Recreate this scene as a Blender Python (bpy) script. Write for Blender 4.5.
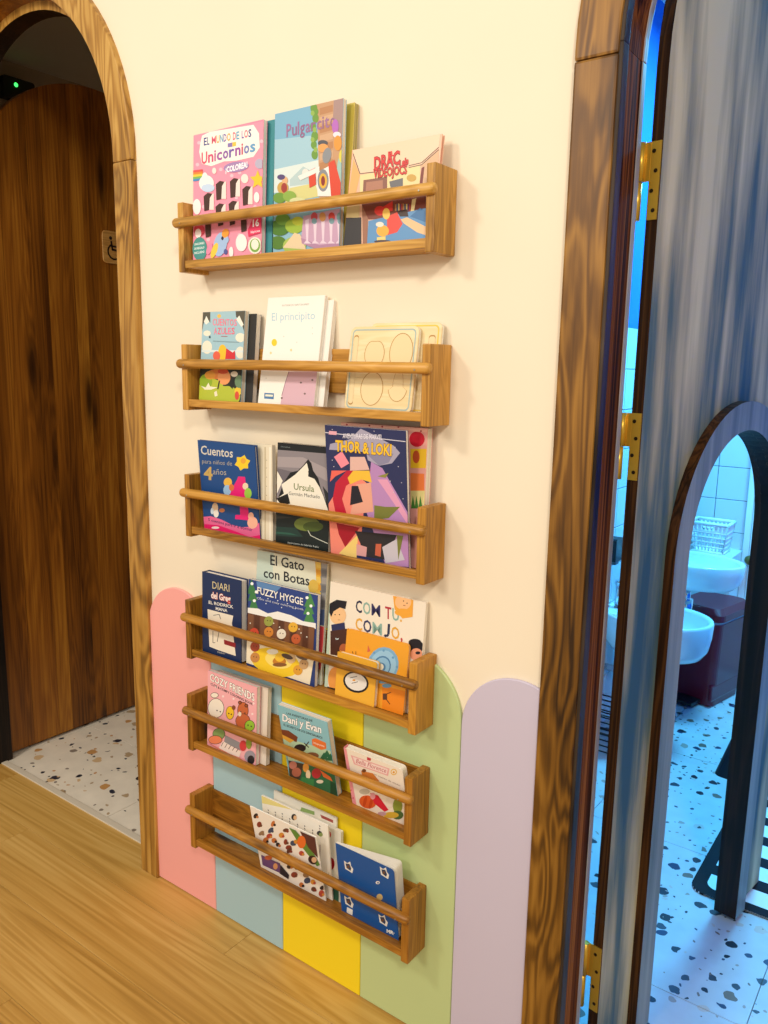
import bpy, bmesh, math, random
from mathutils import Vector, Matrix
from mathutils.geometry import tessellate_polygon
random.seed(7)
for o in list(bpy.data.objects): bpy.data.objects.remove(o)
scene = bpy.context.scene
COL = scene.collection

# ------------------------------------------------------------------ camera
F, CX, CY, CZ = 800.525, 1.44472, -1.25848, 1.40042
YAW, PIT, ROL = 0.633001, 0.180345, 0.0177189
CAM = Vector((CX, CY, CZ))
FW = Vector((-math.sin(YAW)*math.cos(PIT), math.cos(YAW)*math.cos(PIT), -math.sin(PIT)))
_r = Vector((math.cos(YAW), math.sin(YAW), 0)); _u = _r.cross(FW)
RT = _r*math.cos(ROL) + _u*math.sin(ROL); UP = -_r*math.sin(ROL) + _u*math.cos(ROL)
cam = bpy.data.cameras.new('camera'); camo = bpy.data.objects.new('camera', cam); COL.objects.link(camo)
cam.sensor_fit = 'VERTICAL'; cam.sensor_height = 24; cam.lens = F/1024*24; cam.clip_start = .02
M = Matrix.Identity(4)
for i in range(3):
    M[i][0] = RT[i]; M[i][1] = UP[i]; M[i][2] = -FW[i]; M[i][3] = CAM[i]
camo.matrix_world = M
scene.camera = camo
def ray(px, py): return FW + RT*((px-384)/F) - UP*((py-512)/F)

# ------------------------------------------------------------------ world, lights, exposure
scene.view_settings.view_transform = 'Standard'; scene.view_settings.look = 'None'
scene.view_settings.gamma = 1; scene.view_settings.use_curve_mapping = False
scene.view_settings.exposure = 0.0
w = bpy.data.worlds.new('world'); scene.world = w; w.use_nodes = True
bg = w.node_tree.nodes['Background']; bg.inputs[0].default_value = (1.0, .92, .82, 1); bg.inputs[1].default_value = .58
def area(name, loc, size, power, color, target=None):
    l = bpy.data.lights.new(name, 'AREA'); l.energy = power; l.color = color; l.size = size; l.shape = 'DISK'
    o = bpy.data.objects.new(name, l); COL.objects.link(o); o.location = loc
    if target: o.rotation_euler = (Vector(target)-Vector(loc)).to_track_quat('-Z', 'Y').to_euler()
    return o
WARM = (1.0, .92, .81)
area('ceiling_lamp', (2.3, -2.0, 2.75), .35, 31, WARM, (.9, -.1, .5))
area('ceiling_lamp', (-.5, -2.0, 2.75), .35, 21, WARM, (-.2, -.2, .3))
area('ceiling_lamp', (.3, -3.4, 2.6), .7, 34, WARM, (.3, -.5, .6))
area('bathroom_lamp', (1.12, 1.95, 2.6), .4, 95, (.1, .58, 1.0), (1.12, 1.7, 0))

# ------------------------------------------------------------------ mesh helpers
class MB:
    def __init__(s): s.v = []; s.f = []; s.m = []; s.sm = []
    def add(s, vs, fs, mi=0, smooth=False):
        b = len(s.v); s.v += [tuple(q) for q in vs]
        for f in fs: s.f.append([b+i for i in f]); s.m.append(mi); s.sm.append(smooth)
        return s
    def box(s, lo, hi, mi=0):
        x0, y0, z0 = lo; x1, y1, z1 = hi
        return s.add([(x0,y0,z0),(x1,y0,z0),(x1,y1,z0),(x0,y1,z0),(x0,y0,z1),(x1,y0,z1),(x1,y1,z1),(x0,y1,z1)],
            [(0,3,2,1),(4,5,6,7),(0,1,5,4),(1,2,6,5),(2,3,7,6),(3,0,4,7)], mi)
    def prism(s, pts, axis, a, b, mi=0, mside=None, mback=None):
        # pts: 2-D outline; axis 'y': (x,z) outline pushed from y=a to y=b; 'z': (x,y); 'x': (y,z)
        def P(u, v, w): return {'y': (u, w, v), 'z': (u, v, w), 'x': (w, u, v)}[axis]
        n = len(pts); ar = sum(pts[i][0]*pts[(i+1)%n][1]-pts[(i+1)%n][0]*pts[i][1] for i in range(n))
        if ar < 0: pts = pts[::-1]
        vs = [P(u, v, a) for u, v in pts] + [P(u, v, b) for u, v in pts]
        fl = axis == 'y'
        A = list(range(n)); B = list(range(n, 2*n))
        s.add(vs, [], 0); base = len(s.v)-2*n
        def put(f, m): s.f.append([base+i for i in f]); s.m.append(m); s.sm.append(False)
        put(A if fl else A[::-1], mi); put(B[::-1] if fl else B, mi if mback is None else mback)
        for i in range(n):
            j = (i+1) % n; q = [i, j, n+j, n+i]
            put(q[::-1] if fl else q, mi if mside is None else mside)
        return s
    def tube(s, p0, p1, r, n=14, mi=0, r1=None, cap=True):
        p0 = Vector(p0); p1 = Vector(p1); d = (p1-p0).normalized(); r1 = r if r1 is None else r1
        a = d.orthogonal().normalized(); b = d.cross(a)
        vs = []
        for c, rr in ((p0, r), (p1, r1)):
            for i in range(n):
                t = 2*math.pi*i/n; vs.append(c + (a*math.cos(t)+b*math.sin(t))*rr)
        s.add(vs, [(i, (i+1)%n, n+(i+1)%n, n+i) for i in range(n)], mi, True)
        if cap:
            k = len(s.v)-2*n
            for f in ([k+i for i in range(n)][::-1], [k+n+i for i in range(n)]):
                s.f.append(f); s.m.append(mi); s.sm.append(False)
        return s
    def lathe(s, prof, c=(0,0,0), n=32, mi=0, sx=1, sy=1):
        vs = []
        for r, z in prof:
            for i in range(n):
                t = 2*math.pi*i/n; vs.append((c[0]+r*sx*math.cos(t), c[1]+r*sy*math.sin(t), c[2]+z))
        fs = []
        for k in range(len(prof)-1):
            for i in range(n): fs.append((k*n+i, k*n+(i+1)%n, (k+1)*n+(i+1)%n, (k+1)*n+i))
        return s.add(vs, fs, mi, True)
    def build(s, name, mats, parent=None, bevel=0, seg=2):
        me = bpy.data.meshes.new(name); me.from_pydata(s.v, [], s.f)
        mats = mats if isinstance(mats, (list, tuple)) else [mats]
        for m in mats: me.materials.append(m)
        for p, m, k in zip(me.polygons, s.m, s.sm): p.material_index = m; p.use_smooth = k
        me.update()
        if bevel:
            bm = bmesh.new(); bm.from_mesh(me)
            es = [e for e in bm.edges if len(e.link_faces) == 2 and e.calc_face_angle(0) > .6]
            bmesh.ops.bevel(bm, geom=es, offset=bevel, segments=seg, affect='EDGES', profile=.6, clamp_overlap=True)
            bm.to_mesh(me); bm.free()
        return link(name, me, parent)
def link(name, me, parent=None):
    o = bpy.data.objects.new(name, me); COL.objects.link(o); o.parent = parent
    return o
def tag(o, label, cat, group=None, kind=None):
    o['label'] = label; o['category'] = cat
    if group: o['group'] = group
    if kind: o['kind'] = kind
    return o
def struct(o, label, cat): return tag(o, label, cat, kind='structure')
def thing(name, label, cat, loc=(0,0,0), rz=0, group=None, kind=None):
    o = bpy.data.objects.new(name, None); COL.objects.link(o); o.location = loc; o.rotation_euler = (0, 0, rz)
    o.empty_display_size = .05
    return tag(o, label, cat, group, kind)
def rrect(x0, y0, x1, y1, r, n=5, corners=(1,1,1,1)):
    # anticlockwise outline; corners: bottom-left, bottom-right, top-right, top-left
    out = []
    for (cx, cy, a0, px, py), on in zip(((x0+r,y0+r,180,x0,y0),(x1-r,y0+r,270,x1,y0),(x1-r,y1-r,0,x1,y1),(x0+r,y1-r,90,x0,y1)), corners):
        if not on: out.append((px, py)); continue
        for i in range(n+1):
            t = math.radians(a0+90*i/n); out.append((cx+r*math.cos(t), cy+r*math.sin(t)))
    return out
def arc(cx, cz, r, a0, a1, n=20):
    return [(cx+r*math.cos(math.radians(a0+(a1-a0)*i/n)), cz+r*math.sin(math.radians(a0+(a1-a0)*i/n))) for i in range(n+1)]

# ------------------------------------------------------------------ materials
def lin(h):
    h = h.lstrip('#'); c = [int(h[i:i+2], 16)/255 for i in (0, 2, 4)]
    return tuple(x/12.92 if x <= .04045 else ((x+.055)/1.055)**2.4 for x in c) + (1,)
def newmat(name):
    m = bpy.data.materials.new(name); m.use_nodes = True; nt = m.node_tree
    return m, nt, nt.nodes['Principled BSDF']
_flat = {}
def flat(h, rough=.5, metal=0, spec=.4):
    k = (h, rough, metal, spec)
    if k not in _flat:
        m, nt, b = newmat('print_'+h.lstrip('#')); b.inputs['Base Color'].default_value = lin(h)
        b.inputs['Roughness'].default_value = rough; b.inputs['Metallic'].default_value = metal
        b.inputs['Specular IOR Level'].default_value = spec
        _flat[k] = m
    return _flat[k]
def N(nt, t, **kw):
    n = nt.nodes.new(t)
    for k, v in kw.items():
        if k.startswith('i_'): n.inputs[k[2:].replace('_', ' ')].default_value = v
        else: setattr(n, k, v)
    return n
def ramp(nt, stops, interp='LINEAR'):
    n = nt.nodes.new('ShaderNodeValToRGB'); n.color_ramp.interpolation = interp
    e = n.color_ramp.elements
    while len(e) < len(stops): e.new(.5)
    for q, (p, c) in zip(e, stops): q.position = p; q.color = c if not isinstance(c, str) else lin(c)
    return n
def coords(nt, scale, rnd=True, scramble=17.0):
    tc = N(nt, 'ShaderNodeTexCoord'); out = tc.outputs['Object']
    if rnd:
        oi = N(nt, 'ShaderNodeObjectInfo'); mu = N(nt, 'ShaderNodeVectorMath', operation='SCALE')
        mu.inputs[0].default_value = (1.0, .63, .81); mv = N(nt, 'ShaderNodeMath', operation='MULTIPLY'); mv.inputs[1].default_value = scramble
        nt.links.new(oi.outputs['Random'], mv.inputs[0]); nt.links.new(mv.outputs[0], mu.inputs['Scale'])
        ad = N(nt, 'ShaderNodeVectorMath', operation='ADD'); nt.links.new(out, ad.inputs[0]); nt.links.new(mu.outputs[0], ad.inputs[1]); out = ad.outputs[0]
    mp = N(nt, 'ShaderNodeMapping'); mp.inputs['Scale'].default_value = scale
    nt.links.new(out, mp.inputs['Vector'])
    return mp.outputs[0]
def stretch(axis, across, along):
    return tuple(along if a == axis else across for a in 'xyz')
def wood(name, dark, mid, light, axis='z', rough=.42, across=9, along=.75, knots=True, tone=.35, fine=.35, knot_hex=None, ring=.13, spec=.4):
    m, nt, b = newmat(name); L = nt.links
    v = coords(nt, stretch(axis, across, along))
    n1 = N(nt, 'ShaderNodeTexNoise', i_Scale=1.0, i_Detail=3.0, i_Roughness=.5, i_Distortion=.6); L.new(v, n1.inputs['Vector'])
    v4 = coords(nt, stretch(axis, across*.62, along*3.4))
    vo = N(nt, 'ShaderNodeTexVoronoi', i_Scale=1.0, i_Randomness=1.0); L.new(v4, vo.inputs['Vector'])
    bend = ramp(nt, [(0, (1,1,1,1)), (.2, (.55,.55,.55,1)), (.5, (.1,.1,.1,1)), (.7, (0,0,0,1))]); L.new(vo.outputs['Distance'], bend.inputs[0])
    # growth rings: sine of the noise field, bent round the knots
    m0 = N(nt, 'ShaderNodeMath', operation='MULTIPLY'); m0.inputs[1].default_value = 26 if knots else 0; L.new(bend.outputs[0], m0.inputs[0])
    mm = N(nt, 'ShaderNodeMath', operation='MULTIPLY_ADD'); mm.inputs[1].default_value = 60; L.new(n1.outputs['Fac'], mm.inputs[0]); L.new(m0.outputs[0], mm.inputs[2])
    sn = N(nt, 'ShaderNodeMath', operation='SINE'); L.new(mm.outputs[0], sn.inputs[0])
    sc = N(nt, 'ShaderNodeMath', operation='MULTIPLY_ADD'); sc.inputs[1].default_value = ring; sc.inputs[2].default_value = .5; L.new(sn.outputs[0], sc.inputs[0])
    v2 = coords(nt, stretch(axis, across*9, along*2.5))
    n2 = N(nt, 'ShaderNodeTexNoise', i_Scale=1.0, i_Detail=4.0, i_Roughness=.6); L.new(v2, n2.inputs['Vector'])
    v3 = coords(nt, stretch(axis, across*.45, along*1.3))
    n3 = N(nt, 'ShaderNodeTexNoise', i_Scale=1.0, i_Detail=2.0); L.new(v3, n3.inputs['Vector'])
    a1 = N(nt, 'ShaderNodeMath', operation='MULTIPLY_ADD'); a1.inputs[1].default_value = fine; L.new(n2.outputs['Fac'], a1.inputs[0]); L.new(sc.outputs[0], a1.inputs[2])
    a2 = N(nt, 'ShaderNodeMath', operation='MULTIPLY_ADD'); a2.inputs[1].default_value = tone*2; L.new(n3.outputs['Fac'], a2.inputs[0]); L.new(a1.outputs[0], a2.inputs[2])
    a3 = N(nt, 'ShaderNodeMath', operation='SUBTRACT'); a3.inputs[1].default_value = fine*.5+tone; L.new(a2.outputs[0], a3.inputs[0])
    rp = ramp(nt, [(.22, dark), (.5, mid), (.8, light)]); L.new(a3.outputs[0], rp.inputs[0]); col = rp.outputs[0]
    if knots:
        kr = ramp(nt, [(.0, (1,1,1,1)), (.08, (.85,.85,.85,1)), (.15, (.35,.35,.35,1)), (.28, (0,0,0,1))]); L.new(vo.outputs['Distance'], kr.inputs[0])
        mx = N(nt, 'ShaderNodeMix', data_type='RGBA'); L.new(kr.outputs[0], mx.inputs['Factor']); L.new(col, mx.inputs['A'])
        mx.inputs['B'].default_value = lin(knot_hex or dark); col = mx.outputs['Result']
    L.new(col, b.inputs['Base Color']); b.inputs['Roughness'].default_value = rough; b.inputs['Specular IOR Level'].default_value = spec
    bp = N(nt, 'ShaderNodeBump', i_Strength=.12, i_Distance=.002); L.new(a1.outputs[0], bp.inputs['Height']); L.new(bp.outputs[0], b.inputs['Normal'])
    return m
def paint(name, h, rough=.6, var=.04, bump=.05):
    m, nt, b = newmat(name); L = nt.links; v = coords(nt, (1,1,1), False)
    n = N(nt, 'ShaderNodeTexNoise', i_Scale=3.0, i_Detail=3.0); L.new(v, n.inputs['Vector'])
    c = lin(h); rp = ramp(nt, [(.3, tuple(x*(1-var) for x in c[:3])+(1,)), (.7, tuple(min(1, x*(1+var)) for x in c[:3])+(1,))])
    L.new(n.outputs['Fac'], rp.inputs[0]); L.new(rp.outputs[0], b.inputs['Base Color']); b.inputs['Roughness'].default_value = rough
    n2 = N(nt, 'ShaderNodeTexNoise', i_Scale=220.0, i_Detail=2.0); L.new(v, n2.inputs['Vector'])
    bp = N(nt, 'ShaderNodeBump', i_Strength=bump, i_Distance=.001); L.new(n2.outputs['Fac'], bp.inputs['Height']); L.new(bp.outputs[0], b.inputs['Normal'])
    return m
def terrazzo(name, base, chips, scale=15, dens=.5, rough=.3):
    m, nt, b = newmat(name); L = nt.links
    tc = N(nt, 'ShaderNodeTexCoord'); geo = N(nt, 'ShaderNodeNewGeometry'); pos = geo.outputs['Position']
    nz = N(nt, 'ShaderNodeTexNoise', i_Scale=38.0, i_Detail=1.0); L.new(pos, nz.inputs['Vector'])
    ma = N(nt, 'ShaderNodeVectorMath', operation='MULTIPLY_ADD'); ma.inputs[1].default_value = (.022,)*3; L.new(nz.outputs['Color'], ma.inputs[0]); L.new(pos, ma.inputs[2])
    col = None
    bn = N(nt, 'ShaderNodeTexNoise', i_Scale=14.0, i_Detail=4.0); L.new(pos, bn.inputs['Vector'])
    c = lin(base); rp0 = ramp(nt, [(.3, tuple(x*.88 for x in c[:3])+(1,)), (.7, c)]); L.new(bn.outputs['Fac'], rp0.inputs[0]); col = rp0.outputs[0]
    for sc, rad, dn, off in ((scale, .27, dens, 0), (scale*2.3, .22, dens*.45, 5.3)):
        mp = N(nt, 'ShaderNodeMapping'); mp.inputs['Scale'].default_value = (sc, sc, 0); mp.inputs['Location'].default_value = (off, off, .37); L.new(ma.outputs[0], mp.inputs['Vector'])
        vo = N(nt, 'ShaderNodeTexVoronoi', i_Scale=1.0, i_Randomness=1.0, voronoi_dimensions='2D'); L.new(mp.outputs[0], vo.inputs['Vector'])
        sp = N(nt, 'ShaderNodeSeparateColor'); L.new(vo.outputs['Color'], sp.inputs[0])
        rr = N(nt, 'ShaderNodeMath', operation='MULTIPLY_ADD'); rr.inputs[1].default_value = rad*.8; rr.inputs[2].default_value = rad*.35; L.new(sp.outputs[2], rr.inputs[0])
        lt = N(nt, 'ShaderNodeMath', operation='LESS_THAN'); L.new(vo.outputs['Distance'], lt.inputs[0]); L.new(rr.outputs[0], lt.inputs[1])
        on = N(nt, 'ShaderNodeMath', operation='LESS_THAN'); on.inputs[1].default_value = dn; L.new(sp.outputs[0], on.inputs[0])
        mk = N(nt, 'ShaderNodeMath', operation='MULTIPLY'); L.new(lt.outputs[0], mk.inputs[0]); L.new(on.outputs[0], mk.inputs[1])
        cr = ramp(nt, [(i/len(chips), h) for i, h in enumerate(chips)], 'CONSTANT'); L.new(sp.outputs[1], cr.inputs[0])
        mx = N(nt, 'ShaderNodeMix', data_type='RGBA'); L.new(mk.outputs[0], mx.inputs['Factor']); L.new(col, mx.inputs['A']); L.new(cr.outputs[0], mx.inputs['B']); col = mx.outputs['Result']
    L.new(col, b.inputs['Base Color']); b.inputs['Roughness'].default_value = rough
    return m
def streaked(name, stops, axis='z', across=26, along=1.1, rough=.45, spec=.12):
    m, nt, b = newmat(name); L = nt.links
    v = coords(nt, stretch(axis, across, along)); n = N(nt, 'ShaderNodeTexNoise', i_Scale=1.0, i_Detail=5.0, i_Roughness=.55); L.new(v, n.inputs['Vector'])
    v2 = coords(nt, stretch(axis, 5, 1.6)); n2 = N(nt, 'ShaderNodeTexNoise', i_Scale=1.0, i_Detail=2.0); L.new(v2, n2.inputs['Vector'])
    a = N(nt, 'ShaderNodeMath', operation='MULTIPLY_ADD'); a.inputs[1].default_value = .8; L.new(n2.outputs['Fac'], a.inputs[0]); L.new(n.outputs['Fac'], a.inputs[2])
    a2 = N(nt, 'ShaderNodeMath', operation='SUBTRACT'); a2.inputs[1].default_value = .4; L.new(a.outputs[0], a2.inputs[0])
    rp = ramp(nt, stops); L.new(a2.outputs[0], rp.inputs[0]); L.new(rp.outputs[0], b.inputs['Base Color']); b.inputs['Roughness'].default_value = rough; b.inputs['Specular IOR Level'].default_value = spec
    v5 = coords(nt, stretch(axis, across*6, 3)); n5 = N(nt, 'ShaderNodeTexNoise', i_Scale=1.0, i_Detail=3.0); L.new(v5, n5.inputs['Vector'])
    bp = N(nt, 'ShaderNodeBump', i_Strength=.15, i_Distance=.002); L.new(n5.outputs['Fac'], bp.inputs['Height']); L.new(bp.outputs[0], b.inputs['Normal'])
    return m
def pages_mat(name, h, dk):
    m, nt, b = newmat(name); L = nt.links; tc = N(nt, 'ShaderNodeTexCoord')
    mp = N(nt, 'ShaderNodeMapping'); mp.inputs['Scale'].default_value = (3, 900, 3); L.new(tc.outputs['Object'], mp.inputs['Vector'])
    n = N(nt, 'ShaderNodeTexNoise', i_Scale=1.0, i_Detail=2.0); L.new(mp.outputs[0], n.inputs['Vector'])
    rp = ramp(nt, [(.35, dk), (.6, h)]); L.new(n.outputs['Fac'], rp.inputs[0]); L.new(rp.outputs[0], b.inputs['Base Color']); b.inputs['Roughness'].default_value = .8
    return m

M_WALL = paint('cream_wall', '#f1e3c9', .7, .015)
M_FLOORW = {}
for i, (d, mi, l) in enumerate((('#a0752f', '#c09347', '#d6ad62'), ('#996e2b', '#b98b40', '#d0a558'), ('#a67c36', '#c69a4d', '#dab268'))):
    M_FLOORW[i] = wood('oak_floor_%d' % i, d, mi, l, 'x', .42, 9, .42, False, .3, .6, ring=.1)
M_DOORWOOD = wood('dark_stained_pine', '#4a2606', '#8a5214', '#b57a26', 'z', .36, 15, .45, True, .5, .5, '#2c1403', ring=.06)
M_CASING = wood('casing_pine', '#6b4716', '#ad7d33', '#d3a757', 'z', .42, 12, 1.1, True, .34, .45, '#4a2e0e')
M_CASING_D = wood('casing_dark_pine', '#301b05', '#714a13', '#a5752b', 'z', .42, 11, .95, True, .45, .45, '#331a07')
M_JAMB = wood('red_brown_jamb', '#2c1206', '#7a3f16', '#ab662c', 'z', .75, 26, .4, False, .5, .7, spec=.06)
M_BEAD = streaked('worn_bead', [(.3, '#241c16'), (.55, '#4a3e34'), (.75, '#75685c')], 'z', 30, 3)
M_LITBEAD = streaked('lit_bead', [(.3, '#8a8078'), (.6, '#a59e98'), (.8, '#bdb8b2')], 'z', 30, 3)  # jamb end coloured pale for the washroom light falling on it
M_LEAF = streaked('blue_grey_paint', [(.3, '#40606c'), (.4, '#697870'), (.47, '#99947c'), (.57, '#beb08c'), (.7, '#decda2')], 'z', 17, 1.3, .6)
M_MOULD = streaked('blue_moulding_paint', [(.25, '#566668'), (.5, '#858e8a'), (.75, '#aaaba0')], 'z', 30, 1.2)
M_LEAFEDGE = wood('leaf_edge_brown', '#150a04', '#3a2210', '#5c3a1a', 'z', .5, 18, .7, False, .4, .4, spec=.12)
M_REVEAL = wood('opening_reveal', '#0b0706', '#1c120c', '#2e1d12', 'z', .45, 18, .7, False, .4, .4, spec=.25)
M_BRASS = flat('#dcae3c', .35, .55)
SHELF = []
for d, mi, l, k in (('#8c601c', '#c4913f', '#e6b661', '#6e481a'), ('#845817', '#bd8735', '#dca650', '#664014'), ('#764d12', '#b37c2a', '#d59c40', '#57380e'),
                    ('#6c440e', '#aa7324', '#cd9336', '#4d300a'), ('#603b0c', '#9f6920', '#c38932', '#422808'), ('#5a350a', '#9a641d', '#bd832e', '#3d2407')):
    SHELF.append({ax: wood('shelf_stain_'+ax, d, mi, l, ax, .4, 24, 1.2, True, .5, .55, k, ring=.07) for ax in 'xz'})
M_TERR = terrazzo('terrazzo', '#f6ecd8', ['#1d2430', '#2a3140', '#c9965a', '#b9a07c', '#8d8274', '#d9b88a'], 17, .42)
M_TERRB = terrazzo('bath_terrazzo', '#c3cbcf', ['#20242e', '#39424c', '#77685a', '#a2968c', '#2a3a58', '#c2b6ac'], 20, .46)
M_TILE = flat('#d3dbdf', .15); M_GROUT = flat('#5b6166', .8); M_BATHWALL = paint('bath_wall', '#1c6cc2', .7, .01)
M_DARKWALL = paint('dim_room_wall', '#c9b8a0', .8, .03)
M_CERAMIC = flat('#dfe5e8', .1, 0, .6); M_CHROME = flat('#d8dcdf', .15, 1)
M_PAGES = pages_mat('page_edges', '#f7efdf', '#cdbb9c'); M_PAGESW = pages_mat('white_page_edges', '#fbf7ee', '#d9cfbd')

# ------------------------------------------------------------------ room shell
LC, RC, SZ, RI, RO = -.741, 1.402, 1.882, .452, .522; SEAM = 1.866          # door centres, arch spring, casing radii
WX0, WX1, WH, WT = -3.2, 3.2, 2.9, .1
def wall_outline():
    rr = .487; out = [(WX0, 0)]
    for c in (LC, RC): out += [(c-rr, 0)] + arc(c, SZ, rr, 180, 0, 32) + [(c+rr, 0)]
    return out + [(WX1, 0), (WX1, WH), (WX0, WH)]
struct(MB().prism(wall_outline(), 'y', 0, WT, 0).build('wall_back', M_WALL), 'cream plastered wall with two arched doorways', 'wall')

# oak floor of long planks
fl = struct(MB().box((-3.2, -3.6, -.03), (3.2, .075, -.008)).build('floor', flat('#6e4d25', .8)), 'golden oak plank floor running along the wall', 'floor')
PW = .19; rows = [.075 - .175 - PW*i for i in range(18)]
starts = {0: .14, 1: -.72, 2: .45, 3: -.13}
meshes = {}
k = 0
for ri in range(19):
    y1 = .075 if ri == 0 else -.1 - PW*(ri-1); y0 = -.1 - PW*ri
    x = starts.get(ri, -1.1 + .53*((ri*7) % 4)) - 3.6
    while x < 3.2:
        a, b = max(x, -3.2), min(x+1.2, 3.2)
        if b - a > .02:
            key = (round(b-a, 3), round(y1-y0, 3), k % 3)
            if key not in meshes:
                o = MB().box((0, 0, -.008), (b-a-.0008, y1-y0-.0008, 0)).build('plank', M_FLOORW[k % 3], fl, .0006, 1); meshes[key] = o.data
            else: o = link('plank', meshes[key], fl)
            o.location = (a, y0, 0); k += 1
        x += 1.2

# the small terrazzo rooms behind the doors
def tiled_floor(name, x0, x1, y0, y1, mat, label, ts=.6, ox=0, oy=0):
    f = struct(MB().box((x0, y0, -.03), (x1, y1, -.004)).build(name, flat('#77706a', .8)), label, 'floor'); cache = {}
    x = x0 + ox - ts
    while x < x1:
        y = y0 + oy - ts
        while y < y1:
            a, b, c, d = max(x, x0), min(x+ts, x1), max(y, y0), min(y+ts, y1)
            if b-a > .01 and d-c > .01:
                key = (round(b-a, 3), round(d-c, 3))
                if key not in cache: o = MB().box((0, 0, -.004), (b-a-.002, d-c-.002, 0)).build('tile', mat, f); cache[key] = o.data
                else: o = link('tile', cache[key], f)
                o.location = (a, c, 0)
            y += ts
        x += ts
tiled_floor('floor_left_room', -2.2, .2, .077, 2.2, M_TERR, 'cream terrazzo floor beyond the dark wooden door', .6, .41, .35)
tiled_floor('floor_bathroom', .3, 2.6, .077, 2.62, M_TERRB, 'speckled terrazzo floor of the blue-lit washroom', .6, .3, .36)
for x0, x1, n in ((LC-.6, LC+.6, 1),):
    t = MB().box((LC-RI-.02, .058, -.004), (LC+RI+.02, .08, .004)).build('trim_1', flat('#d8cdb8', .5), None, .0015)
    struct(t, 'pale threshold strip between oak planks and terrazzo', 'threshold')
def room(prefix, x0, x1, y0, y1, h, mat, what):
    struct(MB().box((x0-.05, y0, 0), (x0, y1, h)).build('wall_left_'+prefix, mat), 'left wall of the '+what, 'wall')
    struct(MB().box((x1, y0, 0), (x1+.05, y1, h)).build('wall_right_'+prefix, mat), 'right wall of the '+what, 'wall')
    struct(MB().box((x0-.05, y1, 0), (x1+.05, y1+.05, h)).build('wall_far_'+prefix, mat), 'far wall of the '+what, 'wall')
    struct(MB().box((x0-.05, y0, h), (x1+.05, y1+.05, h+.05)).build('ceiling_'+prefix, flat('#efe6d8', .8)), 'ceiling of the '+what, 'ceiling')
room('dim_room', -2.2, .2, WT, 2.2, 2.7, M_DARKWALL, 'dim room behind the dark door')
room('washroom', .36, 2.6, WT, 2.62, 2.7, M_BATHWALL, 'blue-lit washroom')

# white wall tiles of the washroom, 15 cm
TS = .15
tl = MB().box((0, 0, 0), (TS-.003, .008, TS-.003)).build('wall_tile', M_TILE, bpy.data.objects['wall_far_washroom'], .001, 1); tmesh = tl.data
bpy.data.objects.remove(tl)
gr = MB().box((.362, 2.610, 0), (.66, 2.62, 1.575)).build('grout', M_GROUT, bpy.data.objects['wall_far_washroom'])
for i in range(2):
    for j in range(11):
        o = link('wall_tile', tmesh, bpy.data.objects['wall_far_washroom']); o.location = (.3665 + TS*i, 2.604, -.075+.0015 + TS*j)
wl = bpy.data.objects['wall_left_washroom']
MB().box((.36, .9, 0), (.37, 2.61, 1.556)).build('grout', M_GROUT, wl)
for i in range(11):
    for j in range(11):
        o = link('wall_tile', tmesh, wl); o.rotation_euler = (0, 0, -math.pi/2); o.location = (.368, 1.105+TS*i, -.095+.0015+TS*j)
t = MB().box((.656, 2.58, 0), (.684, 2.62, 2.3)).build('trim_2', flat('#eef2f4', .4), None, .003)
struct(t, 'white vertical edge trim beside the washroom tiles', 'trim')

# ------------------------------------------------------------------ arched door casings
def casing(n, c, mats, label, bead):
    root = thing('trim_%d' % n, label, 'door frame', (c, 0, 0), 0, None, 'structure')
    mp, ma, mj = mats
    y0, y1 = -.016, .004
    for s in (-1, 1):
        x0, x1 = sorted((s*RI, s*RO))
        MB().box((x0, y0, 0), (x1, y1, SEAM-.0006)).build('post', mp, root, .004)
        MB().box((min(s*RI, s*.487), y1, 0), (max(s*RI, s*.487), WT+.002, SZ)).build('jamb_board', mj, root, .002)
    for a0, a1 in ((0, 62), (62, 118), (118, 180)):
        g = .06
        po = arc(0, SZ, RO, a0+g, a1-g, 14); pi_ = arc(0, SZ, RI, a1-g, a0+g, 14)
        if a0 == 0: po = [(RO, SEAM)]+po; pi_ = pi_+[(RI, SEAM)]
        if a1 == 180: po = po+[(-RO, SEAM)]; pi_ = [(-RI, SEAM)]+pi_
        MB().prism(po+pi_, 'y', y0, y1).build('arch_segment', ma, root, .004)
    MB().prism(arc(0, SZ, .487, 0, 180, 40)+arc(0, SZ, RI, 180, 0, 40), 'y', y1, WT+.002).build('arch_lining', mj, root)
    return root
c1 = casing(3, LC, (M_CASING, M_CASING, M_DOORWOOD), 'golden pine arched frame around the dark doorway', False)
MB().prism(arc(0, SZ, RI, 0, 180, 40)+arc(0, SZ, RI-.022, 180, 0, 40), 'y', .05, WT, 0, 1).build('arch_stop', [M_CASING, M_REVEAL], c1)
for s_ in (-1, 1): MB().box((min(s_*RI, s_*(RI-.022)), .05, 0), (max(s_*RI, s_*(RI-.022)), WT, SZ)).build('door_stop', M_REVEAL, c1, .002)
c2 = casing(4, RC, (M_CASING_D, M_CASING_D, M_JAMB), 'brown pine arched frame around the washroom doorway', True)
def arch_bead(name, mat, r0, r1, y0, y1, root):
    for s in (-1, 1):
        x0, x1 = sorted((s*r0, s*r1)); MB().box((x0, y0, 0), (x1, y1, SZ)).build(name, mat, root, .002)
    MB().prism(arc(0, SZ, r1, 0, 180, 40)+arc(0, SZ, r0, 180, 0, 40), 'y', y0, y1).build(name, mat, root, .002)
arch_bead('edge_bead', M_BEAD, RI-.006, RI+.002, -.012, .012, c2)
arch_bead('lit_jamb_bead', M_LITBEAD, RI-.0015, RI+.004, .086, WT+.004, c2)

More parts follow.
